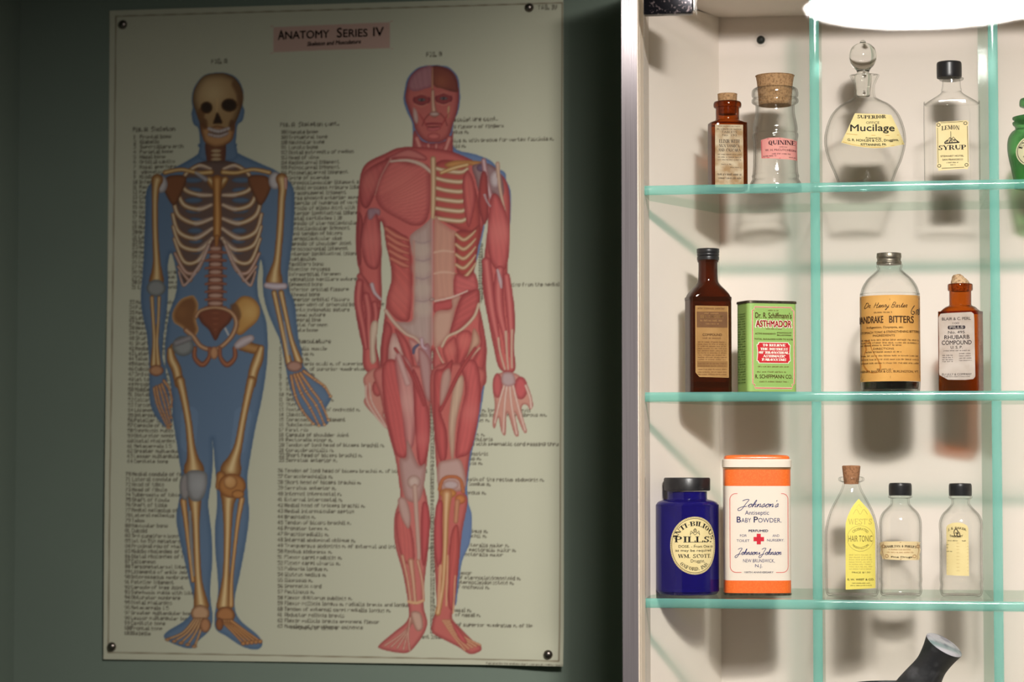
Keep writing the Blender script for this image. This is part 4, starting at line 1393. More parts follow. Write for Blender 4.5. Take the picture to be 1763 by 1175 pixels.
INK = np.zeros((CH, CW), np.float32)
VOC_A = ['Frontal bone', 'Glabella', 'Superciliary arch', 'Parietal bone', 'Nasal bone', 'Orbital cavity', 'Nasal aperture', 'Zygomatic bone', 'Middle concha', 'Inferior concha', 'Maxilla', 'Mandible', 'Clavicle', 'Scapula', 'Acromion', 'Coracoid process', 'Manubrium', 'Sternum', 'Humerus', 'Greater tubercle', 'Lesser tubercle', 'Shaft of femur', 'Neck of femur', 'Head of femur', 'Ilium', 'Ischium', 'Pubis', 'Obturator foramen', 'Superior ramus of pubis', 'Inferior ramus of pubis', 'Lateral epicondyle of femur', 'Medial epicondyle of femur', 'Patella', 'Medial condyle of femur', 'Lateral condyle of femur', 'Head of tibia', 'Head of fibula', 'Tuberosity of tibia', 'Shaft of fibula', 'Shaft of tibia', 'Medial malleolus of tibia', 'Lateral malleolus of fibula', 'Talus', 'Navicular bone', 'Cuboid', '3rd cuneiform bone', '1st to 5th metatarsals', 'Proximal row of phalanges', 'Middle phalanges of foot', 'Distal phalanges of foot', 'Calcaneus', 'Tarsometatarsal ligaments', 'Ligaments of ankle joint', 'Interosseous membrane', 'Patellar ligament', 'Capsule of knee joint', 'Symphysis pubis with ligaments', 'Obturator membrane', 'Distal phalanges', 'Metacarpals 1 5', 'Greater multangular bone', 'Lesser multangular bone', 'Capitate bone']
VOC_B = ['Hamate bone', 'Triquetral bone', 'Navicular bone', 'Lunate bone', 'Distal extremity of radius', 'Head of ulna', 'Radiocarpal ligament', 'Palmocarpal ligament', 'Pisometacarpal ligament', 'Spine of scapula', 'Acromioclavicular ligament', 'Styloid process', 'Coracohumeral ligament', 'Bursa showing anterior aspect of joint', 'Tubercle of humerus', 'Capsule of elbow joint with its ligaments', 'Anterior longitudinal ligament of vertebrae', 'Costal cartilages 1 10', 'Capsule of sternoclavicular joint', 'Costoclavicular ligament', 'Long tendon of biceps', 'Sternoclavicular disk', 'Capsule of shoulder joint', 'Coracoacromial ligament', 'Anterior longitudinal ligament', 'Acetabulum', 'Maxillary bone', 'Alveolar process', 'Infraorbital foramen', 'Zygomatico maxillary suture', 'Sphenoid bone', 'Inferior orbital fissure', 'Ethmoid bone', 'Superior orbital fissure', 'Lesser wing of sphenoid bone', 'Fronto zygomatic suture', 'Coronal suture', 'Temporal line', 'Orbital foramen']
VOC_C = ['Frontalis muscle', 'Procerus m.', 'Nasalis m.', 'Orbicularis oculi m.', 'Canine m.', 'Zygomatic m.', 'Masseter m.', 'Buccinator m.', 'Risorius m.', 'Mentalis m.', 'Anterior scalene m.', 'Sternohyoid m.', 'Posterior belly of omohyoid m.', 'Clavicle', 'Coracoacromial ligament', 'Subclavius m.', 'First rib', 'Capsule of shoulder joint', 'Pectoralis minor m.', 'Tendon of long head of biceps brachii m.', 'Coracobrachialis m.', 'Short head of biceps brachii m.', 'Serratus anterior m.', 'Internal intercostal m.', 'External intercostal m.', 'Medial head of triceps brachii m.', 'Medial intermuscular septum', 'Brachialis m.', 'Tendon of biceps brachii m.', 'Pronator teres m.', 'Brachioradialis m.', 'Internal abdominal oblique m.', 'Transversus abdominis m.', 'Rectus abdominis m.', 'Flexor carpi radialis m.', 'Flexor carpi ulnaris m.', 'Palmaris longus m.', 'Gluteus medius m.', 'Iliopsoas m.', 'Spermatic cord', 'Pectineus m.', 'Flexor digitorum sublimis m.', 'Flexor pollicis longus m.', 'Tendon of external carpi radialis longus m.', 'Abductor pollicis brevis', 'Flexor pollicis brevis', 'Muscles of hypothenar eminence']


def column(x0, x1, rows, voc, first, dx=11, tails=()):
    k = 0
    for y in rows:
        t = (y - 220) / 870.0
        x = x0 + (x1 - x0) * t
        words(str(first + k), x, y)
        s = voc[k % len(voc)]
        for ty, ts in tails:
            if abs(ty - y) <= 4.4:
                s += ' ' + ts
        words(s, x + dx, y)
        k += 1


def rows(a, b, n):
    return [a + (b - a) * i / (n - 1) for i in range(n)]


words('Fig. A  Skeleton', 228, 227, 7.6, 1.5)
column(230, 219, rows(239, 498, 31), VOC_A, 1)
column(226, 217, rows(524, 798, 32), VOC_A[31:] + VOC_A, 33)
column(222, 215, rows(820, 1094, 32), VOC_A[33:] + VOC_A, 70)
TAILS = ((318, 'anterior sacral foramina'), (328, 'primary ligament'), (345, 'elbow with ligaments'), (354, 'of vertebrae'), (530, 'aperture'), (632, 'of superior quadratus m. of lip'), (641, 'of superior quadratus m.'), (818, 'of biceps brachii'), (942, 'of external and internal abdominal'), (1046, 'radialis brevis and longus mm.'), (1076, 'opponens flexor'))
words('Fig. A  Skeleton cont.', 482, 219, 7.6, 1.5)
column(484, 484, rows(231, 572, 40), VOC_B, 108, 13, TAILS)
words('Fig. B Musculature', 482, 592, 7.6, 1.5)
column(482, 480, rows(604, 796, 23), VOC_C, 1, 12, TAILS)
column(480, 478, rows(814, 1082, 28), VOC_C[19:] + VOC_C, 36, 12, TAILS)
words('opponens of digit V', 500, 1084)
words('Musculature cont.', 770, 210, 7.6, 1.4)
for y, x, s in ((222, 768, 'long flexors of fingers'), (231, 770, 'longus m.'), (246, 764, 'clavius m. with groove for vertex fasciola m.'), (255, 770, 'hyoid m.'), (494, 856, 'springing from the medial'), (710, 800, 'flexor m. longus and brevis'), (718, 806, 'radialis longus m. of fibrous mm.'), (727, 806, 'longus m.'), (752, 798, 'brevis m.'), (760, 796, 'triangularis'), (768, 800, 'ring with spermatic cord passing thru'), (785, 790, 'hypogastric'), (793, 790, 'rectus m.'), (801, 794, 'brevis m.'), (829, 794, 'sheath of the rectus abdominis m.'), (837, 796, 'of longus m.'), (852, 800, 'longus m.'), (918, 800, 'oblique m.'), (926, 798, 'brachii m.'), (942, 796, 'pectoralis major m.'), (950, 796, 'of pectoralis major m.'), (958, 796, 'pectoralis major'), (990, 786, 'flexor'), (998, 788, 'of sternocleidomastoid m.'), (1006, 788, 'sternocleidomastoid m.'), (1014, 784, 'of omohyoid m.'), (1054, 780, 'nasal m.'), (1062, 784, 'of nasal m.'), (1079, 786, 'of superior quadratus m. of lip'), (1100, 726, 'ant ligament')):
    words(s, x, y)
words('FIG. A', 364, 110, 8, 1.8, -.03)
words('FIG. B', 734, 98, 8, 1.8, -.03)
words('TAB. IV', 926, 17, 8, 1.6, -.02)
words('Published by the anatomy chart company all rights reserved copyright', 838, 1144, 3.6, .8)
for i in range(90):
    yy_ = 560 + i * 6.1
    if yy_ < 1096:
        words(str(40 + i), 741, yy_, 5.0, 1.1, 0)
for i in range(22):
    words(str(20 + i), 824 - .0 * i, 425 + i * 4.6, 5.5, 1.0, 0)
a_ = np.clip(INK * 1.0, 0, .8)[..., None]
CV[:] = CV * (1 - a_) + TXT * a_


# double rule round the sheet
def rule(pts, w, c, al=1.0):
    for p, q in zip(pts, pts[1:]):
        stroke(PP, [p + (w,), q + (w,)], c, al=al, sub=1)


rule([(199, 28), (968, 5), (964, 1138), (187, 1124), (199, 28)], 1.7, (120, 106, 80))
# pink title panel
for yy_ in range(38, 92):
    pass
fill(PP, [(471, 47), (473, 47), (570, 42.5), (669, 38.5), (671, 39), (671, 81), (670, 83), (570, 86), (473, 90), (471, 89)], (206, 168, 150), soft=1.2)

# ================= figure A: skeleton on a blue silhouette
BLUE, BLUE_E = (92, 120, 150), (70, 98, 130)
NK = (74, 42, 20)
BONE, BONE_E, BONE_H = (206, 152, 84), (112, 62, 26), (244, 214, 150)
RIB, RIB_E, RIB_H = (214, 172, 116), (104, 58, 34), (246, 226, 184)
WHT, WHT_E = (206, 200, 196), (134, 128, 128)
GRY, GRY_E = (142, 146, 142), (84, 88, 88)
torso = [(344, 247), (344, 262), (315, 281), (278, 299), (262, 312), (252, 328), (250, 352), (249, 386), (247, 442), (245, 475), (242, 513), (246, 545), (253, 577), (256, 611), (257, 640), (258, 690), (270, 720), (292, 738), (297, 700), (292, 650), (281, 622), (280, 597), (284, 560), (288, 527), (290, 487), (289, 458), (294, 436),
         (301, 456), (305, 487), (301, 512), (293, 534), (288, 560), (284, 600), (286, 640), (291, 680), (299, 730), (308, 788), (313, 828), (308, 864), (304, 896), (312, 940), (326, 1000), (334, 1040), (322, 1066), (288, 1088), (284, 1100), (306, 1112), (330, 1117), (342, 1104), (362, 1084), (366, 1060), (362, 1020), (366, 960), (364, 915), (359, 868), (364, 830), (367, 790), (366, 756),
         (369, 790), (372, 825), (374, 868), (370, 912), (371, 950), (376, 1015), (370, 1060), (372, 1084), (390, 1096), (418, 1114), (442, 1119), (452, 1110), (444, 1094), (412, 1066), (404, 1036), (413, 990), (423, 937), (429, 890), (427, 851), (426, 822), (432, 782), (440, 737), (450, 692), (457, 650), (461, 610), (461, 580), (458, 552), (451, 530), (445, 510), (443, 487), (445, 468), (449, 447),
         (453, 468), (452, 487), (455, 515), (462, 540), (473, 566), (483, 590), (492, 634), (500, 670), (516, 706), (548, 734), (566, 728), (560, 708), (570, 684), (556, 662), (524, 632), (520, 605), (514, 583), (511, 555), (507, 521), (498, 499), (496, 470), (502, 428), (506, 386), (507, 340), (504, 322), (492, 306), (472, 292), (447, 281), (406, 261), (405, 247)]
fill(PP, torso, BLUE, BLUE_E, 10)
fill(A1, [(700, 445), (610, 462), (550, 535), (534, 610), (540, 660), (532, 700), (545, 760), (575, 790), (585, 880), (590, 980), (800, 980), (805, 870), (815, 770), (845, 740), (858, 680), (846, 640), (850, 560), (820, 490), (770, 455)], BLUE, BLUE_E, 6)
for s_, y0 in (((A3, [(345, 130, 70), (340, 250, 60)], 0), 0), ((A3, [(560, 130, 70), (540, 260, 60)], 0), 0)):
    stroke(s_[0], s_[1], (120, 152, 184), al=.35)
# spine of the neck, and the shaded inside of the chest
stroke(A1, [(680, 900, 130), (685, 1010, 110), (690, 1060, 90)], (122, 66, 40), (84, 44, 32))
for i in range(6):
    blob(A1, 684, 925 + i * 26, 34, 13, (206, 176, 130), (120, 80, 50), 3)
fill(A2, [(690, -190), (560, -170), (470, -80), (440, 60), (425, 200), (440, 380), (480, 540), (510, 560), (580, 470), (640, 350), (690, 320), (740, 350), (800, 470), (870, 560), (905, 530), (945, 380), (960, 200), (945, 60), (910, -80), (820, -170)], (98, 74, 66), (72, 48, 40), 8)
for sgn in (-1, 1):
    for y in range(8):
        blob(A2, 690 + sgn * (150 - y * 3), -70 + y * 62, 62 - y * 3, 20, (78, 108, 140), (72, 70, 80), 4, al=.9)
# lumbar spine
stroke(A2, [(685, 330, 74), (682, 450, 84), (680, 600, 96), (678, 710, 90)], (134, 84, 66), (86, 48, 40))
for i in range(8):
    y = 350 + i * 48
    stroke(A2, [(680 - 62, y + 26, 14), (680, y + 18, 26), (680 + 64, y + 26, 14)], (168, 100, 74), (104, 56, 44))
    blob(A2, 680, y, 36 + i * 1.6, 15, (208, 164, 140), (136, 84, 64), 3)
# ribs
PAIRS = [[(40, -140), (110, -160), (190, -110), (210, -50)], [(36, 22), (110, 20), (195, -10), (232, -80)], [(36, 82), (110, 108), (205, 80), (246, -10)], [(32, 165), (130, 196), (235, 148), (268, 50)], [(30, 226), (130, 286), (235, 248), (272, 140)], [(30, 286), (110, 356), (222, 330), (270, 215)], [(40, 300), (112, 420), (202, 430), (264, 290)], [(52, 330), (120, 480), (192, 494), (258, 380)], [(92, 430), (150, 512), (172, 545), (240, 460)], [(130, 500), (196, 572), (214, 560), (236, 490)]]
for n_, rb in enumerate(PAIRS):
    for sgn in (-1, 1):
        wd = (26, 30, 32, 32, 32, 30, 28, 26, 20, 16)[n_]
        pts = [(690 + sgn * a, b) + (wd * f,) for (a, b), f in zip(rb, (.72, 1, 1.05, .8))]
        stroke(A2, pts, RIB if n_ < 7 else (206, 160, 132), RIB_E, RIB_H if n_ < 7 else (232, 196, 176), soft=.9)
        stroke(A2, pts[:2], (222, 204, 196), None, al=.35)
stroke(A1, [(640, 1100, 40), (690, 1130, 84), (740, 1100, 40)], BONE, BONE_E, BONE_H)
stroke(A2, [(690, -70, 66), (690, 30, 46), (692, 150, 52), (690, 262, 50)], (198, 128, 60), (120, 66, 26), (226, 166, 92))
stroke(A2, [(688, 280, 32), (686, 330, 18)], (190, 122, 64), (120, 66, 26))
# collar bones and shoulder blades
for sgn, jx, jy in ((-1, 345, 1130), (1, 1045, 1108)):
    fill(A1, [(690 + sgn * 190, 1085), (690 + sgn * 300, 1080), (690 + sgn * 330, 1150), (690 + sgn * 270, 1260), (690 + sgn * 220, 1190)], (128, 72, 40), (82, 44, 26), 6)
    stroke(A1, [(690 + sgn * 36, 1056, 34), (690 + sgn * 120, 1060, 28), (690 + sgn * 220, 1040, 26), (690 + sgn * 320, 1058, 30)], (218, 168, 92), BONE_E, (250, 214, 140))
    blob(A1, jx, jy, 40, 54, WHT, WHT_E, 6)
stroke(A1, [(560, 1060, 20), (620, 1100, 30)], (186, 186, 190), (120, 116, 116), al=.8)
# arms
stroke(A2, [(322, -72, 74), (312, -20, 50), (308, 80, 40), (310, 250, 38), (318, 420, 46), (320, 500, 70), (318, 545, 92)], BONE, BONE_E, BONE_H)
stroke(A2, [(1086, -76, 74), (1092, -20, 54), (1085, 60, 46), (1076, 230, 44), (1060, 410, 46), (1046, 490, 70), (1040, 545, 104)], BONE, BONE_E, BONE_H)
stroke(A2, [(1110, -80, 20), (1112, -20, 14)], (226, 176, 160), (150, 90, 70))
blob(A2, 316, 592, 58, 52, GRY, GRY_E, 6)
stroke(A2, [(994, 575, 36), (1046, 582, 44), (1102, 580, 38)], (224, 212, 216), (150, 120, 120))
for q in ([(290, 650, 26), (298, 780, 22), (306, 920, 26), (302, 1060, 44)], [(334, 650, 22), (330, 780, 18), (322, 930, 20), (330, 1060, 34)], [(1040, 620, 34), (1070, 760, 30), (1104, 920, 30), (1130, 1050, 42)], [(1082, 620, 36), (1112, 760, 28), (1146, 910, 30), (1190, 1040, 50)]):
    stroke(A2, q, BONE, BONE_E, BONE_H)
stroke(A2, [(1100, 800, 10), (1130, 1000, 12)], (150, 156, 166), None, al=.8)
HB, HE, HH = (206, 132, 70), (110, 54, 30), (238, 190, 130)
blob(A2, 318, 1098, 44, 34, (196, 140, 96), (110, 60, 40), 5)
blob(A2, 1164, 1072, 48, 34, (186, 138, 116), (110, 64, 50), 5)
for q in ([(200, 20, 10), (212, 80, 9), (232, 130, 8), (256, 180, 6)], [(210, 14, 11), (224, 80, 9), (244, 130, 8), (264, 182, 6)], [(222, 10, 11), (238, 66, 9), (252, 116, 8), (268, 168, 6)], [(232, 4, 11), (250, 50, 9), (262, 100, 8), (270, 140, 6)], [(240, -10, 12), (262, 24, 10), (272, 66, 8), (270, 96, 6)]):
    stroke(A3, q, HB, HE, HH)
    for t_ in q[1:]:
        blob(A3, t_[0], t_[1], 6.5, 5, HH, HE, 2)
for q in ([(755, -30, 12), (772, 50, 11), (800, 110, 9), (845, 165, 7)], [(768, -34, 12), (796, 40, 11), (832, 100, 9), (868, 172, 7)], [(780, -36, 13), (816, 34, 11), (856, 90, 9), (890, 168, 7)], [(792, -40, 13), (836, 24, 11), (874, 76, 9), (906, 150, 7)], [(806, -48, 14), (852, -14, 12), (890, 14, 10), (914, 54, 8)]):
    stroke(A3, q, HB, HE, HH)
    for t_ in q[1:]:
        blob(A3, t_[0], t_[1], 7.5, 6, HH, HE, 2)
# pelvis
fill(A2, [(575, 735), (680, 705), (785, 735), (770, 800), (720, 850), (680, 915), (640, 850), (590, 800)], (126, 62, 40), (84, 40, 28), 8)
for i in range(4):
    blob(A2, 680, 745 + i * 34, 40 - i * 8, 9, (160, 88, 56), (110, 54, 36), 3)
fill(A2, [(530, 638), (465, 665), (418, 740), (424, 800), (470, 832), (540, 890), (575, 850), (560, 780), (575, 700), (555, 650)], (128, 78, 42), (208, 156, 92), 7, light=(470, 740, 30, (150, 96, 52), .7))
fill(A2, [(800, 680), (850, 640), (915, 658), (954, 720), (938, 790), (880, 846), (835, 880), (800, 860), (812, 790), (780, 725)], (206, 150, 72), (150, 94, 46), 8, light=(890, 740, 40, (236, 190, 110), .7))
fill(A2, [(770, 700), (812, 690), (838, 760), (812, 800), (790, 760)], (104, 62, 38), None, al=.75, soft=4)
stroke(A2, [(560, 770, 24), (590, 730, 22), (680, 712, 20), (770, 736, 26), (808, 800, 30), (784, 880, 30), (720, 948, 28), (660, 970, 30), (590, 948, 30), (545, 890, 34), (500, 850, 34)], (196, 138, 90), (110, 62, 40), (228, 184, 136))
for x_, sx_ in ((600, 1), (752, -1)):
    stroke(A2, [(x_ - 46 * sx_, 960, 26), (x_ - 46 * sx_, 1020, 28), (x_, 1062, 34), (x_ + 40 * sx_, 1020, 26), (x_ + 44 * sx_, 960, 20)], (158, 84, 52), (96, 46, 30), (186, 116, 78))
blob(A2, 672, 990, 26, 40, (206, 148, 100), (130, 76, 50), 4)
stroke(A2, [(740, 840, 12), (760, 880, 10)], (210, 210, 204), None)
# thighs
stroke(A2, [(470, 950, 60), (430, 960, 64)], (206, 160, 92), BONE_E)
blob(A2, 482, 948, 66, 62, GRY, GRY_E, 8)
stroke(A2, [(440, 930, 40), (520, 900, 40)], (150, 146, 146), (96, 92, 92))
stroke(A2, [(402, 970, 34), (412, 1030, 60), (440, 1090, 62), (458, 1180, 56)], BONE, BONE_E, BONE_H)
stroke(A3, [(306, -10, 38), (322, 60, 31), (340, 160, 29), (350, 250, 33), (358, 310, 50), (362, 350, 84)], BONE, BONE_E, BONE_H)
stroke(A2, [(840, 940, 70), (900, 960, 66), (950, 970, 60)], (196, 142, 78), BONE_E)
stroke(A2, [(816, 945, 44), (850, 922, 60), (896, 900, 44)], (214, 200, 200), (150, 126, 120))
stroke(A2, [(960, 960, 40), (940, 1030, 66), (915, 1100, 62), (900, 1180, 58)], BONE, BONE_E, BONE_H)
stroke(A3, [(594, -10, 38), (576, 70, 31), (558, 160, 29), (542, 250, 34), (524, 310, 52), (512, 350, 86)], BONE, BONE_E, BONE_H)
# knees and shins
for q in ([(366, 470, 54), (370, 560, 32), (374, 680, 28), (380, 800, 32), (392, 900, 62)], [(504, 450, 70), (500, 500, 46), (498, 620, 31), (492, 780, 29), (482, 900, 58)]):
    stroke(A3, q, BONE, BONE_E, BONE_H)
for q in ([(320, 478, 28), (330, 560, 20), (346, 700, 16), (358, 800, 16)], [(556, 470, 24), (540, 560, 18), (526, 680, 15), (514, 800, 16), (512, 900, 24)]):
    stroke(A3, q, (216, 156, 86), BONE_E, (238, 192, 124))
stroke(A3, [(346, 520, 12), (350, 640, 12), (362, 780, 8)], (150, 150, 146), (110, 106, 100), al=.9)
blob(A3, 326, 420, 22, 54, (150, 144, 140), GRY_E, 5)
fill(A3, [(335, 362), (365, 352), (410, 362), (416, 400), (406, 450), (384, 478), (352, 474), (336, 440), (332, 400)], (150, 152, 150), (98, 96, 94), 9, light=(380, 410, 26, (180, 182, 180), .6))
stroke(A3, [(472, 376, 40), (462, 420, 26)], (196, 132, 66), BONE_E)
blob(A3, 516, 416, 56, 50, (186, 120, 58), (120, 64, 26), 7)
blob(A3, 510, 402, 28, 28, (206, 146, 80), (126, 70, 30), 5, light=(504, 394, 14, (232, 180, 116), .7))
blob(A3, 540, 450, 26, 18, (196, 128, 62), (110, 58, 24), 4)
# feet
blob(A3, 388, 932, 38, 34, (206, 160, 116), (116, 70, 40), 6)
blob(A3, 490, 940, 38, 36, (186, 120, 66), (100, 54, 26), 6)
for i in range(5):
    stroke(A3, [(366 + i * 9, 956, 15), (318 + i * 17, 1010, 11), (258 + i * 27, 1036 + i * 7, 10)], (196, 140, 84), (92, 52, 30), (226, 182, 128))
    blob(A3, 256 + i * 27, 1038 + i * 7, 11, 7, (206, 152, 100), (100, 60, 36), 3)
    stroke(A3, [(476 + i * 9, 962, 15), (520 + i * 14, 1008, 11), (560 + i * 17, 1052 - i * 2, 10)], (196, 126, 66), (92, 48, 26), (226, 166, 98))
    blob(A3, 562 + i * 17, 1054 - i * 2, 10, 9, (210, 144, 80), (100, 56, 30), 3)
blob(A3, 408, 980, 22, 30, (190, 130, 84), (110, 66, 40), 5)
blob(A3, 466, 976, 16, 26, (150, 84, 44), (90, 48, 26), 4)
# skull
fill(A1, [(700, 448), (610, 466), (556, 538), (540, 610), (556, 680), (580, 750), (592, 820), (625, 880), (660, 902), (700, 905), (742, 888), (782, 846), (798, 770), (826, 700), (848, 620), (842, 545), (800, 480), (750, 455)], (172, 134, 84), (78, 48, 24), 13, light=(665, 570, 70, (216, 184, 128), .9))
fill(A1, [(800, 500), (846, 580), (842, 640), (818, 650), (808, 580), (780, 520)], (104, 66, 36), None, al=.8, soft=5)
blob(A1, 592, 700, 22, 40, (110, 66, 32), None, al=.8, soft=4)
fill(A1, [(590, 760), (640, 780), (690, 770), (750, 780), (800, 750), (786, 850), (740, 890), (690, 904), (650, 896), (606, 860)], (196, 140, 84), (110, 62, 34), 7)
blob(A1, 625, 660, 38, 38, (40, 24, 14), (92, 54, 26), 4)
blob(A1, 764, 645, 50, 42, (38, 22, 12), (96, 58, 28), 4)
fill(A1, [(690, 688), (672, 730), (664, 758), (690, 760), (722, 756), (712, 722)], (36, 20, 12), (90, 52, 26), 3)
stroke(A1, [(690, 610, 16), (688, 680, 12)], (216, 176, 116), None, al=.7)
blob(A1, 612, 760, 20, 34, (92, 50, 26), None, al=.7, soft=3)
blob(A1, 780, 770, 18, 36, (84, 46, 26), None, al=.7, soft=3)
stroke(A1, [(640, 790, 22), (700, 806, 26), (760, 788, 22)], (214, 204, 198), (140, 116, 100))
stroke(A1, [(640, 824, 20), (700, 836, 24), (752, 818, 20)], (206, 192, 184), (130, 100, 84))
stroke(A1, [(636, 808, 5), (700, 821, 6), (760, 803, 5)], (70, 42, 34), None)
for i in range(8):
    stroke(A1, [(648 + i * 14.5, 784 + 12 * math.sin(i * .45), 2.6), (650 + i * 14, 838 + 8 * math.sin(i * .45), 2.6)], (120, 96, 86), None, al=.7)

# ================= figure B: muscles, the right half laid open deeper
RD, RD_E, RD_D = (206, 94, 88), (140, 44, 48), (168, 62, 62)
PK, PK_E = (222, 172, 152), (176, 120, 106)
TEN, TEN_E = (216, 192, 164), (170, 136, 112)
blue_b = [(585, 400), (500, 415), (436, 476), (414, 560), (408, 610), (420, 660), (436, 700), (462, 760), (466, 880), (455, 920), (380, 955), (280, 996), (340, 1010), (720, 1000), (1000, 1040), (1040, 1110), (1066, 1190), (1060, 1400), (1040, 1500), (1010, 1420), (990, 1100), (960, 1000), (860, 950), (720, 905), (715, 760), (742, 690), (756, 610), (752, 540), (740, 470), (690, 415), (640, 402)]
fill(B1, blue_b, (98, 126, 168), (70, 98, 146), 5)
fill(B3, [(596, -120), (598, 0), (576, 150), (545, 290), (530, 400), (532, 480), (547, 540), (540, 640), (508, 720), (496, 800), (480, 900), (470, 700), (480, 300), (540, 0)], (96, 122, 164), (70, 98, 146), 4)
fill(B2, [(905, 200), (870, 380), (842, 480), (850, 560), (870, 640), (830, 640), (820, 400)], (98, 126, 168), None)
# head
fill(B1, [(585, 406), (505, 420), (446, 478), (424, 560), (420, 610), (446, 690), (470, 750), (484, 800), (520, 850), (560, 872), (600, 876), (650, 866), (690, 830), (712, 760), (736, 690), (748, 610), (746, 540), (730, 470), (690, 425), (640, 408)], (192, 92, 84), (128, 46, 50), 9)
fill(B1, [(585, 408), (505, 424), (450, 480), (440, 540), (480, 560), (540, 545), (585, 520)], (168, 112, 120), (140, 78, 92), 6, al=.9, fib=(80, .06, 9))
fill(B1, [(590, 408), (680, 424), (728, 475), (742, 560), (700, 560), (650, 545), (592, 520)], (124, 52, 42), (92, 36, 34), 6, light=(640, 500, 34, (168, 90, 60), .6))
stroke(B1, [(586, 415, 8), (586, 540, 12)], (206, 150, 110), (150, 80, 60))
for x_, y_ in ((520, 612), (655, 604)):
    blob(B1, x_, y_, 54, 36, (148, 52, 54), (112, 36, 44), 6)
    stroke(B1, [(x_ - 40, y_ - 22, 10), (x_, y_ - 36, 12), (x_ + 40, y_ - 20, 8)], (206, 112, 96), None, al=.8)
    blob(B1, x_, y_, 26, 11, (120, 110, 112), (74, 34, 38), 3)
    blob(B1, x_, y_, 8, 9, (48, 44, 50), None)
    stroke(B1, [(x_ - 44, y_ + 26, 8), (x_, y_ + 40, 9), (x_ + 38, y_ + 24, 7)], (216, 130, 108), None, al=.7)
stroke(B1, [(588, 560, 24), (590, 640, 28), (598, 700, 44)], (196, 140, 112), (140, 70, 60), (226, 190, 156))
blob(B1, 598, 700, 32, 16, (204, 176, 160), (130, 74, 66), 4)
stroke(B1, [(566, 700, 8), (540, 730, 8), (524, 770, 8)], (124, 42, 44), None, al=.8)
stroke(B1, [(634, 696, 8), (660, 726, 8), (676, 770, 8)], (124, 42, 44), None, al=.8)
stroke(B1, [(545, 762, 10), (590, 758, 12), (640, 760, 10)], (150, 44, 52), (100, 28, 36))
stroke(B1, [(560, 790, 18), (592, 794, 22), (626, 788, 18)], (206, 96, 96), (140, 48, 56))
stroke(B1, [(556, 776, 4), (592, 779, 5), (632, 775, 4)], (96, 26, 32), None)
blob(B1, 594, 836, 40, 22, (214, 108, 100), (150, 54, 56), 5)
fill(B1, [(468, 660), (490, 680), (500, 730), (490, 760), (470, 730)], (206, 190, 176), (170, 120, 110), 4, al=.85)
fill(B1, [(676, 660), (694, 650), (690, 700), (680, 730)], (222, 186, 130), (170, 104, 80), 3, al=.9)
for i in range(6):
    stroke(B1, [(500 + i * 8, 690 + i * 14, 6), (530 + i * 6, 730 + i * 12, 6)], (160, 52, 54), None, al=.55)
    stroke(B1, [(690 - i * 8, 690 + i * 14, 6), (660 - i * 6, 730 + i * 12, 6)], (160, 52, 54), None, al=.55)
# neck
fill(B1, [(474, 800), (520, 862), (600, 880), (690, 850), (712, 800), (712, 920), (720, 985), (640, 1030), (570, 1020), (470, 980), (462, 930)], (186, 82, 80), (132, 44, 50), 8)
for q in ([(490, 850, 36), (520, 930, 44), (560, 1010, 28)], [(690, 850, 34), (660, 930, 36), (610, 1010, 24)], [(560, 890, 26), (576, 960, 26), (584, 1020, 16)], [(610, 890, 24), (604, 960, 24), (594, 1020, 14)]):
    stroke(B1, q, (208, 110, 102), (144, 50, 54), (226, 150, 134))
# trunk base
fill(B2, [(-0 + 390, -270), (290, -230), (190, -180), (150, -120), (135, -20), (122, 150), (116, 300), (124, 430), (138, 500), (114, 610), (112, 720), (138, 870), (158, 960), (160, 1060), (190, 1110), (262, 1130), (262, 1040), (246, 960), (250, 830), (272, 700), (276, 600), (272, 480), (276, 350), (266, 190), (284, 210), (302, 300), (326, 430), (334, 540), (308, 640), (298, 720), (282, 850), (268, 960), (270, 1100), (292, 1200), (570, 1200), (580, 1000), (590, 1000), (600, 1200), (890, 1200), (914, 1060), (920, 960), (908, 880), (890, 780), (872, 690), (866, 600), (842, 500), (850, 400), (880, 290), (912, 160), (926, 190), (904, 400), (890, 520), (900, 640), (930, 800), (960, 950), (1000, 1090), (1090, 1100), (1086, 950), (1092, 830), (1086, 680), (1052, 560), (1046, 450), (1058, 300), (1062, 150), (1060, 30), (1040, -60), (990, -120), (900, -160), (720, -240), (560, -270)], RD, RD_E, 9)
# trapezius and pectoral (left), fanned fibres
fill(B2, [(440, -262), (330, -220), (300, -200), (420, -205), (540, -190), (540, -220)], (206, 112, 104), RD_E, 5)
fill(B2, [(330, -196), (440, -180), (560, -160), (572, -60), (570, 100), (540, 190), (470, 210), (380, 170), (280, 110), (240, 40), (250, -60)], (204, 92, 88), (136, 42, 46), 10, fib=(150, .06, 7), light=(420, 0, 110, (226, 122, 108), .65))
for i in range(13):
    y1_ = -150 + i * 26
    stroke(B2, [(262, 30 + i * 5, 4), (400, -40 + i * 17, 5), (556, y1_, 4)], (160, 58, 60), None, al=.4)
fill(B2, [(330, -198), (240, -170), (165, -110), (140, -10), (150, 80), (190, 100), (232, 20), (270, -80)], (192, 82, 80), (132, 42, 46), 9, fib=(70, .07, 9), light=(200, -60, 50, (214, 110, 100), .6))
stroke(B2, [(330, -200, 12), (270, -90, 8), (235, 20, 6)], (226, 170, 150), None, al=.6)
stroke(B1, [(330, 990, 14), (430, 984, 20), (520, 1010, 26), (580, 1060, 20)], (222, 196, 172), (176, 120, 104))
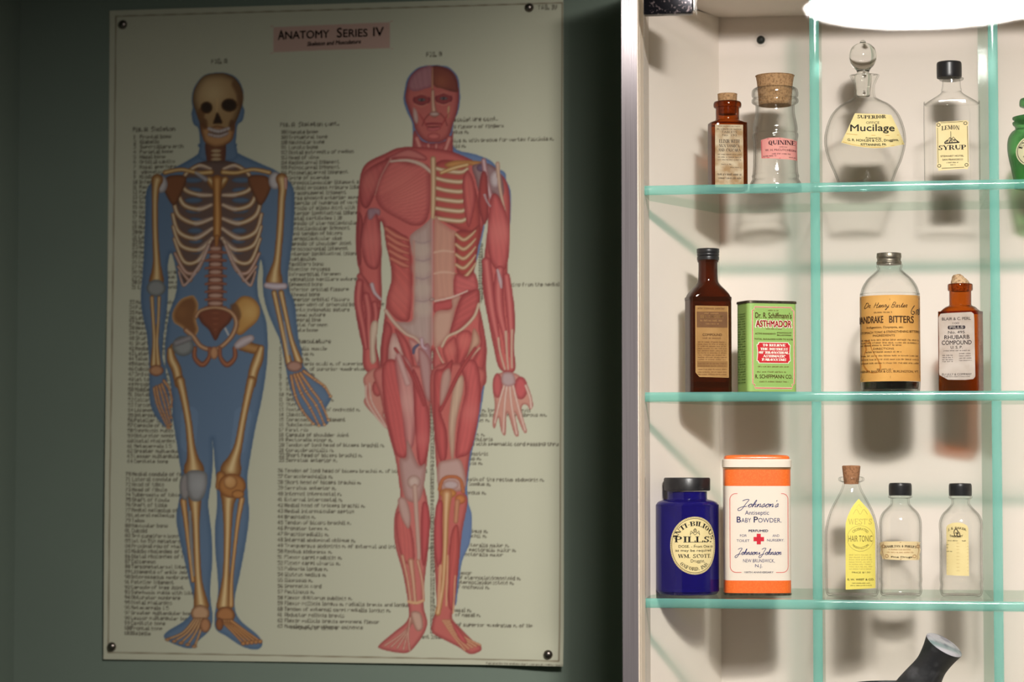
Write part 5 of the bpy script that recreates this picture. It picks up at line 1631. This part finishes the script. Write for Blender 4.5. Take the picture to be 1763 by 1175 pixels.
# left upper arm
fill(B2, [(190, 110), (160, 200), (150, 320), (166, 420), (200, 470), (250, 470), (272, 380), (270, 260), (250, 150), (226, 110)], (202, 90, 86), (136, 44, 48), 8, fib=(86, .06, 9), light=(210, 300, 50, (220, 112, 104), .6))
fill(B2, [(190, 110), (230, 100), (266, 112), (262, 150), (240, 140), (216, 170), (192, 170)], (150, 128, 140), (140, 80, 86), 4, al=.8)
fill(B2, [(134, 130), (124, 300), (132, 430), (150, 440), (150, 300), (160, 180)], (172, 66, 66), (120, 38, 42), 5)
stroke(B2, [(142, 520, 40), (196, 620, 70), (250, 700, 40)], (196, 88, 84), (136, 44, 48))
stroke(B2, [(215, 570, 26), (232, 620, 22), (268, 660, 16)], (208, 190, 190), (160, 110, 110))
for q in ([(140, 560, 50), (132, 680, 52), (160, 830, 40), (180, 960, 22)], [(180, 640, 46), (196, 740, 48), (196, 850, 34), (200, 960, 20)], [(232, 690, 40), (240, 760, 34), (226, 860, 24)]):
    stroke(B2, q, (198, 84, 82), (136, 42, 48), (216, 112, 104))
fill(B2, [(206, 830), (240, 790), (252, 830), (236, 950), (240, 1040), (206, 1040)], TEN, TEN_E, 5, fib=(88, .05, 7))
# left hand
fill(B3, [(108, -20), (120, 40), (110, 80), (150, 130), (180, 160), (205, 186), (210, 176), (190, 130), (196, 110), (210, 112), (212, 80), (196, 60), (200, 20), (184, -40), (150, -60)], (206, 134, 116), (160, 84, 76), 5)
blob(B3, 165, 20, 22, 34, (196, 86, 82), (140, 50, 52), 6)
for q in ([(118, 10, 8), (122, 70, 8), (156, 130, 8), (196, 178, 7)], [(132, 0, 7), (140, 70, 8), (172, 130, 8), (204, 182, 6)], [(186, -10, 8), (194, 50, 10), (206, 90, 9), (206, 112, 8)]):
    stroke(B3, q, (222, 186, 164), (170, 110, 98), (236, 208, 188))
# abdomen left: external oblique and sheath
fill(B2, [(300, 210), (400, 260), (440, 290), (458, 400), (462, 560), (456, 700), (440, 790), (380, 790), (320, 730), (312, 650), (336, 540), (326, 430), (300, 320)], (200, 86, 80), (142, 46, 48), 10, fib=(50, .07, 12), light=(390, 640, 60, (214, 104, 96), .6))
for i in range(5):
    stroke(B2, [(300 + i * 8, 226 + i * 46, 26), (360 + i * 10, 270 + i * 44, 40), (440, 300 + i * 40, 14)], (206, 104, 86), (146, 50, 50), (220, 130, 104))
fill(B2, [(570, 170), (520, 215), (470, 250), (446, 290), (466, 400), (470, 600), (466, 780), (400, 800), (360, 800), (430, 880), (520, 925), (580, 945), (580, 170)], (186, 158, 146), (166, 124, 114), 10, fib=(86, .03, 15))
for x_, y_, w_ in ((515, 360, 60), (520, 470, 60), (525, 600, 56), (530, 720, 60)):
    blob(B2, x_, y_, w_, 44, (202, 182, 160), None, al=.5, soft=10)
for y_ in (300, 410, 520, 660):
    stroke(B2, [(478, y_ + 6, 8), (530, y_ + 16, 10), (576, y_, 8)], (150, 122, 126), None, al=.55)
stroke(B2, [(472, 300, 10), (476, 520, 9), (468, 780, 9)], (212, 150, 128), (176, 110, 98), al=.8)
# abdomen right: ribs and rectus
fill(B2, [(600, -160), (720, -190), (800, -140), (860, 20), (880, 200), (860, 300), (800, 250), (740, 230), (620, 160), (596, 100)], (186, 74, 68), (136, 44, 46), 9)
for i in range(6):
    y_ = -145 + i * 60 if i < 6 else 0
    stroke(B2, [(600, y_ + (i > 2) * 6, 26), (670, y_ + 18, 30), (760, y_ + 26, 30), (800, y_ + 6, 22)], (214, 182, 136), (150, 96, 66), (238, 216, 178))
stroke(B2, [(590, -200, 34), (592, -60, 32), (590, 100, 30), (586, 170, 18)], (216, 176, 124), (150, 100, 70), (236, 206, 160))
fill(B2, [(770, -60), (800, -130), (840, -60), (850, 60), (820, 200), (800, 210), (780, 100)], (204, 92, 86), (140, 44, 48), 7, fib=(80, .06, 8))
fill(B2, [(596, 190), (640, 190), (700, 230), (730, 250), (720, 330), (724, 480), (724, 640), (640, 665), (596, 665)], (206, 146, 122), (186, 118, 102), 8, fib=(88, .03, 10))
for y_ in (370, 500):
    stroke(B2, [(598, y_ + 4, 12), (650, y_ - 6, 14), (716, y_, 10)], (222, 178, 150), None, al=.8)
fill(B2, [(730, 250), (820, 240), (880, 210), (860, 380), (842, 480), (800, 520), (740, 500), (728, 380)], (178, 66, 60), (130, 42, 44), 8)
for i in range(5):
    stroke(B2, [(730, 262 + i * 62, 20), (776, 296 + i * 58, 26), (820, 270 + i * 54, 20), (850, 240 + i * 50, 10)], (208, 164, 118), (150, 92, 64), (228, 194, 152))
fill(B2, [(724, 510), (800, 520), (846, 500), (866, 600), (800, 620), (724, 650)], (206, 94, 92), (150, 48, 52), 8, fib=(20, .06, 9))
stroke(B2, [(600, 672, 8), (700, 650, 10), (800, 610, 8)], (226, 196, 176), None)
fill(B2, [(598, 684), (650, 672), (706, 662), (706, 716), (650, 730), (598, 742)], (196, 78, 78), (150, 50, 52), 5)
fill(B2, [(706, 660), (756, 640), (740, 690), (722, 740), (700, 860), (640, 940), (596, 945), (598, 750), (700, 720)], (206, 160, 136), (176, 116, 100), 8)
fill(B2, [(800, 620), (868, 600), (874, 690), (830, 780), (740, 860), (690, 880), (730, 730), (760, 650)], (196, 82, 80), (140, 44, 48), 9, fib=(-30, .07, 9))
stroke(B2, [(870, 690, 18), (840, 770, 20), (760, 850, 20), (680, 890, 18), (645, 950, 18)], (222, 196, 164), (166, 116, 92))
stroke(B2, [(584, 170, 10), (584, 400, 9), (584, 650, 9), (584, 940, 10)], (206, 160, 150), (170, 110, 108))
stroke(B2, [(300, 730, 22), (350, 800, 24), (420, 870, 20), (480, 900, 18), (525, 950, 16)], (218, 190, 166), (166, 116, 96))
blob(B2, 582, 662, 16, 12, (190, 160, 150), (130, 90, 84), 3)
# hips and the tops of the thighs
fill(B2, [(330, 880), (372, 880), (420, 1010), (450, 1180), (330, 1190), (312, 1080), (318, 960)], (206, 160, 146), (172, 100, 94), 8, fib=(84, .05, 9), light=(360, 960, 34, (222, 190, 172), .6))
fill(B2, [(300, 800), (340, 850), (318, 960), (300, 1190), (284, 1190), (272, 1080), (276, 930)], (192, 80, 78), (138, 44, 48), 7, fib=(88, .06, 7))
fill(B2, [(356, 840), (420, 900), (462, 1000), (492, 1190), (452, 1190), (420, 1040), (380, 920)], (200, 88, 84), (142, 46, 50), 7, fib=(72, .06, 7))
fill(B2, [(440, 905), (500, 930), (530, 970), (520, 1060), (500, 1080), (470, 1010)], (212, 150, 138), (166, 88, 84), 6)
fill(B2, [(520, 960), (572, 950), (578, 1190), (500, 1190), (492, 1080)], (178, 132, 136), (150, 84, 88), 7, fib=(88, .04, 9))
stroke(B2, [(470, 990, 16), (476, 960, 20), (500, 940, 14)], (92, 88, 118), (66, 56, 84))
stroke(B2, [(520, 905, 22), (526, 950, 20), (548, 965, 16)], (214, 186, 190), (150, 100, 108))
fill(B2, [(600, 960), (630, 980), (650, 1060), (650, 1190), (600, 1190), (592, 1080)], (202, 96, 90), (146, 50, 52), 6, fib=(86, .06, 7))
fill(B2, [(650, 960), (720, 890), (735, 960), (730, 1060), (700, 1120), (664, 1040)], (204, 90, 84), (142, 46, 48), 7, fib=(74, .06, 8), light=(700, 970, 30, (220, 118, 106), .6))
fill(B2, [(735, 880), (800, 850), (836, 900), (800, 1000), (740, 1080), (738, 980)], (206, 86, 82), (142, 44, 48), 8, fib=(108, .06, 8), light=(780, 920, 34, (222, 114, 104), .6))
fill(B2, [(836, 840), (866, 870), (876, 930), (830, 980), (790, 1040), (820, 930)], (206, 160, 130), (160, 96, 78), 6)
fill(B2, [(876, 760), (900, 830), (914, 950), (900, 1080), (872, 1190), (790, 1190), (820, 1060), (880, 940), (870, 850)], (200, 84, 80), (142, 46, 50), 8, fib=(100, .06, 8))
stroke(B2, [(610, 960, 12), (640, 1030, 12), (690, 1110, 10), (720, 1190, 10)], (222, 186, 156), (166, 104, 88))
stroke(B2, [(875, 960, 16), (800, 1040, 16), (740, 1120, 16), (700, 1190, 14)], (216, 170, 142), (160, 96, 82))

# right shoulder and arm
fill(B1, [(660, 1010), (720, 985), (840, 985), (900, 1000), (900, 1040), (800, 1010), (700, 1030)], (206, 140, 74), (150, 90, 46), 5)
stroke(B1, [(640, 1060, 22), (720, 1030, 26), (800, 1010, 24)], (222, 172, 100), (150, 96, 50), (240, 206, 150))
fill(B1, [(830, 1020), (900, 1000), (960, 1020), (1010, 1080), (1024, 1180), (1000, 1220), (940, 1180), (880, 1200), (850, 1100)], (150, 116, 116), (112, 70, 74), 7)
blob(B1, 970, 1100, 34, 54, (206, 190, 188), (150, 120, 120), 7)
blob(B1, 890, 1030, 34, 24, (108, 84, 110), (90, 56, 70), 4)
stroke(B2, [(900, -190, 30), (920, -60, 34), (950, 60, 24)], (198, 150, 150), (140, 84, 88), (220, 190, 190))
stroke(B2, [(985, -170, 26), (1000, -20, 20), (1030, 120, 14)], (222, 190, 160), (160, 110, 90))
fill(B2, [(945, 30), (985, 20), (1030, 110), (1056, 220), (1058, 340), (1040, 460), (990, 490), (940, 420), (924, 300), (930, 150)], (204, 90, 88), (140, 44, 48), 9, fib=(82, .06, 9), light=(1000, 250, 60, (222, 116, 108), .7))
fill(B2, [(890, -120), (920, -100), (930, 60), (925, 160), (900, 200), (870, 100), (870, -20)], (170, 62, 60), (124, 40, 44), 7)
stroke(B2, [(905, 20, 14), (920, 60, 10), (940, 90, 10)], (190, 176, 178), None, al=.8)
for q in ([(916, 430, 56), (930, 560, 60), (950, 720, 56), (980, 880, 36), (1000, 990, 20)], [(1000, 480, 50), (990, 600, 62), (1000, 740, 56), (1030, 880, 32), (1040, 990, 20)], [(1040, 520, 42), (1056, 660, 52), (1066, 800, 44), (1070, 920, 24), (1066, 1010, 16)]):
    stroke(B2, q, (202, 88, 86), (142, 44, 50), (218, 114, 108))
stroke(B2, [(985, 480, 14), (1000, 540, 26), (1008, 590, 12)], (208, 180, 180), (160, 110, 110))
for q in ([(990, 900, 16), (1000, 980, 14), (1030, 1090, 14)], [(1036, 860, 18), (1042, 980, 14), (1050, 1090, 12)], [(1074, 850, 16), (1072, 960, 14), (1074, 1080, 14)]):
    stroke(B2, q, (220, 182, 154), (170, 110, 96))
# right hand, open palm
fill(B3, [(640, -20), (632, 30), (640, 90), (632, 140), (630, 170), (640, 182), (654, 140), (664, 190), (676, 212), (684, 200), (690, 120), (716, 200), (728, 216), (736, 204), (720, 120), (752, 190), (764, 202), (768, 188), (748, 120), (752, 90), (770, 90), (782, 108), (794, 90), (784, 40), (760, -10), (720, -40), (670, -44)], (206, 142, 122), (160, 88, 80), 5)
blob(B3, 650, 10, 20, 50, (200, 88, 88), (146, 54, 56), 6)
blob(B3, 744, 20, 28, 46, (202, 84, 86), (146, 52, 56), 7)
for q in ([(690, -30, 10), (660, 70, 10), (640, 160, 8)], [(694, -30, 10), (680, 80, 11), (674, 200, 9)], [(698, -30, 10), (706, 80, 11), (728, 206, 9)], [(704, -30, 10), (730, 80, 11), (762, 192, 9)], [(764, 10, 10), (782, 60, 11), (786, 100, 10)]):
    stroke(B3, q, (222, 186, 164), (178, 118, 104), (236, 210, 190))
fill(B3, [(672, -40), (712, -40), (722, 0), (694, 14), (668, 0)], (186, 160, 156), (160, 110, 106), 5)
# left leg
fill(B3, [(160, -60), (378, -60), (380, 40), (376, 200), (364, 330), (352, 400), (366, 470), (377, 560), (370, 680), (356, 800), (352, 900), (366, 960), (360, 1000), (330, 1050), (290, 1090), (240, 1090), (180, 1076), (172, 1060), (230, 1010), (286, 960), (290, 900), (268, 770), (236, 650), (234, 540), (256, 460), (250, 390), (236, 300), (206, 190), (178, 60)], (206, 108, 100), (150, 60, 58), 7)
fill(B3, [(186, -70), (240, -90), (280, 20), (300, 150), (286, 290), (240, 290), (214, 200), (190, 80)], (202, 84, 82), (142, 44, 48), 8, fib=(78, .06, 7))
fill(B3, [(236, -100), (300, -80), (320, 100), (310, 250), (280, 250), (262, 100)], (208, 136, 128), (156, 70, 72), 8, fib=(84, .05, 8), light=(280, 80, 40, (222, 164, 150), .6))
fill(B3, [(310, -60), (370, 100), (376, 230), (356, 325), (330, 320), (318, 200), (312, 80)], (202, 84, 84), (138, 42, 46), 8, fib=(88, .05, 8), light=(344, 230, 24, (216, 106, 102), .6))
fill(B3, [(330, -140), (378, -90), (380, 60), (360, 60), (340, -30)], (186, 140, 134), (150, 80, 78), 6)
stroke(B3, [(236, -140, 12), (300, -40, 14), (352, 90, 10)], (176, 64, 64), (130, 40, 44))
stroke(B3, [(250, -110, 24), (286, 0, 26)], (214, 176, 166), (170, 110, 104), al=.8)
fill(B3, [(286, 230), (330, 330), (360, 330), (352, 420), (330, 480), (280, 470), (262, 400), (254, 310), (280, 300)], (190, 150, 140), (156, 104, 96), 9)
blob(B3, 312, 400, 28, 28, (206, 178, 162), (160, 118, 106), 7)
stroke(B3, [(316, 420, 22), (322, 520, 18), (332, 680, 16), (330, 720, 12)], (206, 172, 152), (166, 116, 100))
fill(B3, [(240, 540), (262, 520), (300, 580), (316, 700), (300, 730), (270, 720), (246, 640)], (204, 94, 88), (146, 50, 52), 6, fib=(84, .06, 6))
fill(B3, [(344, 500), (368, 490), (378, 560), (370, 660), (354, 740), (342, 690)], (198, 76, 78), (140, 42, 46), 6)
fill(B3, [(248, 470), (280, 470), (300, 540), (290, 590), (260, 540)], (196, 158, 144), (160, 104, 94), 5)
for q in ([(266, 700, 14), (288, 800, 12), (300, 890, 12)], [(300, 720, 26), (310, 800, 18), (318, 890, 16)], [(328, 720, 14), (346, 800, 12), (352, 880, 10)]):
    stroke(B3, q, (208, 146, 112), (160, 84, 66), (226, 180, 146))
stroke(B3, [(290, 884, 10), (322, 890, 12), (350, 880, 10)], (220, 170, 120), None)
# right leg
fill(B3, [(390, -60), (590, -60), (586, 40), (570, 150), (540, 280), (526, 390), (518, 440), (530, 480), (508, 600), (496, 720), (488, 800), (478, 900), (468, 950), (500, 990), (550, 1040), (584, 1064), (582, 1084), (540, 1096), (490, 1066), (400, 1020), (384, 1000), (388, 960), (404, 900), (396, 720), (394, 600), (404, 500), (412, 450), (404, 350), (394, 200)], (200, 96, 88), (146, 54, 54), 7)
fill(B3, [(394, -40), (430, -60), (470, -90), (440, 60), (420, 110), (446, 200), (444, 300), (420, 318), (400, 230), (392, 100)], (196, 78, 76), (138, 42, 46), 8, fib=(84, .06, 8))
fill(B3, [(500, -80), (560, -90), (582, 0), (576, 120), (544, 270), (500, 300), (480, 290), (494, 150), (520, 20)], (204, 86, 84), (142, 44, 48), 9, fib=(98, .06, 7), light=(540, 120, 30, (218, 110, 104), .6))
fill(B3, [(476, 0), (510, -30), (512, 30), (484, 160), (474, 300), (462, 300), (452, 160)], (206, 172, 142), (170, 114, 96), 6, fib=(96, .05, 7))
stroke(B3, [(420, 110, 14), (460, 30, 16), (500, -50, 16), (560, -140, 14)], (176, 62, 62), (130, 40, 44))
fill(B3, [(424, -30), (456, -60), (462, -10), (440, 60), (416, 90)], (196, 170, 150), (160, 100, 90), 5, al=.8)
fill(B3, [(410, 330), (450, 310), (500, 310), (522, 380), (516, 430), (460, 440), (412, 420)], (196, 158, 146), (160, 104, 92), 7)
stroke(B3, [(416, 430, 16), (430, 390, 14), (465, 378, 14), (500, 392, 14), (512, 440, 16)], (196, 108, 62), (140, 66, 36))
blob(B3, 462, 412, 32, 20, (196, 172, 168), (160, 112, 100), 5)
blob(B3, 450, 446, 34, 20, (212, 140, 66), (156, 84, 36), 6)
blob(B3, 500, 470, 22, 20, (206, 120, 62), (150, 70, 36), 5)
stroke(B3, [(446, 450, 44), (442, 540, 26), (438, 680, 22), (430, 820, 18), (410, 930, 24)], (210, 150, 92), (160, 92, 52), (232, 192, 140))
stroke(B3, [(488, 480, 22), (482, 560, 18)], (206, 140, 100), (150, 80, 56))
fill(B3, [(404, 490), (428, 480), (428, 560), (428, 700), (410, 744), (396, 680), (394, 580)], (200, 78, 80), (140, 42, 46), 6)
fill(B3, [(466, 600), (492, 580), (496, 700), (480, 860), (466, 920), (450, 880), (452, 720)], (196, 80, 74), (140, 46, 46), 6, fib=(94, .08, 6))
for q in ([(450, 700, 8), (444, 900, 8)], [(480, 780, 6), (472, 930, 6)], [(420, 740, 12), (412, 900, 12)]):
    stroke(B3, q, (224, 170, 122), None, al=.85)
# feet of the muscle figure
for i in range(5):
    stroke(B3, [(318 - i * 5, 950, 9), (270 - i * 4 + i * 9, 1010 + i * 3, 8), (196 + i * 25, 1062 + i * 5, 9)], (206, 146, 120), (140, 78, 66), (224, 182, 156), al=.95)
    stroke(B3, [(430 + i * 8, 960, 9), (470 + i * 9, 1020, 8), (520 + i * 15, 1080 - i * 5, 10)], (212, 142, 98), (146, 76, 54), (230, 178, 132), al=.95)
fill(B3, [(300, 930), (340, 930), (350, 990), (322, 1000)], (206, 166, 142), (150, 96, 82), 5)
fill(B3, [(460, 960), (490, 990), (530, 1050), (500, 1040)], (206, 84, 84), (150, 54, 54), 4)

# the printing inks have faded a little towards the paper
CV[:] = CV * .87 + PAPER * .13

# ---- the sheet itself
cs = [at(192, 18, WALL_Y), at(972, -4, WALL_Y), at(177, 1133, WALL_Y), at(970, 1149, WALL_Y)]
QX0, QX1 = (cs[0].x + cs[2].x) / 2, (cs[1].x + cs[3].x) / 2
QZ0, QZ1 = (cs[2].z + cs[3].z) / 2, (cs[0].z + cs[1].z) / 2
NU, NV = 520, 740
pc = Vector(((QX0 + QX1) / 2, WALL_Y - .0005, QZ0))
po = empty('anatomy_poster', pc)
tag(po, 'large pinned anatomy chart with a skeleton and a muscle figure on the green wall', 'poster')
uu = np.linspace(0, 1, NU)
vv_ = np.linspace(0, 1, NV)
U, Vv = np.meshgrid(uu, vv_)
X = QX0 + (QX1 - QX0) * U
Z = QZ0 + (QZ1 - QZ0) * Vv
bow = .0022 + .0022 * np.sin(Vv * 5.2 + .6) * np.exp(-U * 9) + .006 * np.exp(-((1 - U) / .10) ** 2 - (Vv / .035) ** 2) + .003 * np.exp(-((1 - U) / .5) ** 2) * (1 - Vv) ** 3
Yp = WALL_Y - bow
co = np.stack([X, np.full_like(X, WALL_Y - .002), Z], -1).reshape(-1, 3)
d_ = co - np.array(CAM)
zc = d_ @ np.array(FW)
sx = IW / 2 + F * (d_ @ np.array(RT)) / zc - PX0 - .5
sy = IH / 2 - F * (d_ @ np.array(UP)) / zc - PY0 - .5
xi = np.clip(sx, 0, CW - 1.001)
yi = np.clip(sy, 0, CH - 1.001)
x0i, y0i = xi.astype(int), yi.astype(int)
fx, fy = (xi - x0i)[:, None], (yi - y0i)[:, None]
c_ = (CV[y0i, x0i] * (1 - fx) + CV[y0i, x0i + 1] * fx) * (1 - fy) + (CV[y0i + 1, x0i] * (1 - fx) + CV[y0i + 1, x0i + 1] * fx) * fy
c_ = np.where(c_ <= .04045, c_ / 12.92, ((c_ + .055) / 1.055) ** 2.4)
co = np.stack([X, Yp, Z], -1).reshape(-1, 3) - np.array(pc)
me = bpy.data.meshes.new('printed_sheet')
idx = np.arange(NU * NV).reshape(NV, NU)
quads = np.stack([idx[:-1, :-1], idx[:-1, 1:], idx[1:, 1:], idx[1:, :-1]], -1).reshape(-1, 4)
me.vertices.add(NU * NV)
me.vertices.foreach_set('co', co.astype(np.float32).ravel())
me.loops.add(quads.size)
me.loops.foreach_set('vertex_index', quads.ravel().astype(np.int32))
me.polygons.add(len(quads))
me.polygons.foreach_set('loop_start', np.arange(0, quads.size, 4, dtype=np.int32))
me.polygons.foreach_set('loop_total', np.full(len(quads), 4, np.int32))
me.update()
at_ = me.color_attributes.new('print', 'FLOAT_COLOR', 'POINT')
at_.data.foreach_set('color', np.concatenate([c_, np.ones((len(c_), 1))], 1).astype(np.float32).ravel())
me.polygons.foreach_set('use_smooth', np.ones(len(quads), bool))
me.validate()
m, nt, out = nmat('printed_chart_paper')
b = nt.nodes.new('ShaderNodeBsdfPrincipled')
b.inputs['Roughness'].default_value = .75
b.inputs['Specular IOR Level'].default_value = .2
vc = nt.nodes.new('ShaderNodeVertexColor')
vc.layer_name = 'print'
nt.links.new(vc.outputs[0], b.inputs['Base Color'])
nt.links.new(b.outputs[0], out.inputs[0])
me.materials.append(m)
sh = bpy.data.objects.new('printed_sheet', me)
COL.objects.link(sh)
sh.parent = po

# title lettering on the pink panel
tv = []
for body, x0, x1, yb, yb1, cap, bold in (('A', 479, 490, 69, 68, 16, .012), ('NATOMY', 491.5, 567, 67.5, 65, 13, .012), ('S', 580.5, 589, 64.8, 64.2, 16, .012), ('ERIES', 591.5, 633, 64, 63, 13, .012), ('IV', 643, 661, 62.5, 61.8, 15, .012)):
    vq, fq = text(body, x0, x1, 0, cap, bold)
    tv.append(([(x, y + yb + (yb1 - yb) * (x - x0) / (x1 - x0)) for x, y in vq], fq))
vq, fq = text('Skeleton and Musculature', 529, 621, 0, 7, .02, .2)
tv.append(([(x, y + 79.5 - 4.6 * (x - 529) / 92) for x, y in vq], fq))


def poster_conv(x, y):
    p = at(x, y, WALL_Y - .002)
    return p.x - pc.x, p.z - pc.z


Face(lambda lx, lz, e: (lx, WALL_Y - .0051 - pc.y + .0028 - e, lz), poster_conv, po).put('title_lettering', ink((48, 36, 26)), tv, .0006)

# four domed steel pins
for X_, Y_, where in ((211, 42, 'top left corner of the chart, in deep shade'), (911, 13, 'top right corner of the chart, with a bright glint'), (193, 1114, 'bottom left corner of the chart'), (945, 1127, 'bottom right corner of the chart')):
    p = at(X_, Y_, WALL_Y - .003)
    i = int(round((p.x - QX0) / (QX1 - QX0) * (NU - 1)))
    j = int(round((p.z - QZ0) / (QZ1 - QZ0) * (NV - 1)))
    yb = WALL_Y - float(bow[j, i])
    r = .0053
    pin = new_obj('dome_pin', lathe_bm(smooth_prof([(r * .9, 0), (r, .0006), (r * .96, .0016), (r * .75, .0034), (r * .4, .0046), (0, .005)], 4), 32), M['pin'])
    pin.rotation_euler = (math.pi / 2, 0, 0)
    pin.location = (p.x, yb - .0001, p.z)
    tag(pin, 'domed steel pin holding the ' + where, 'pin', 'pins of the chart')
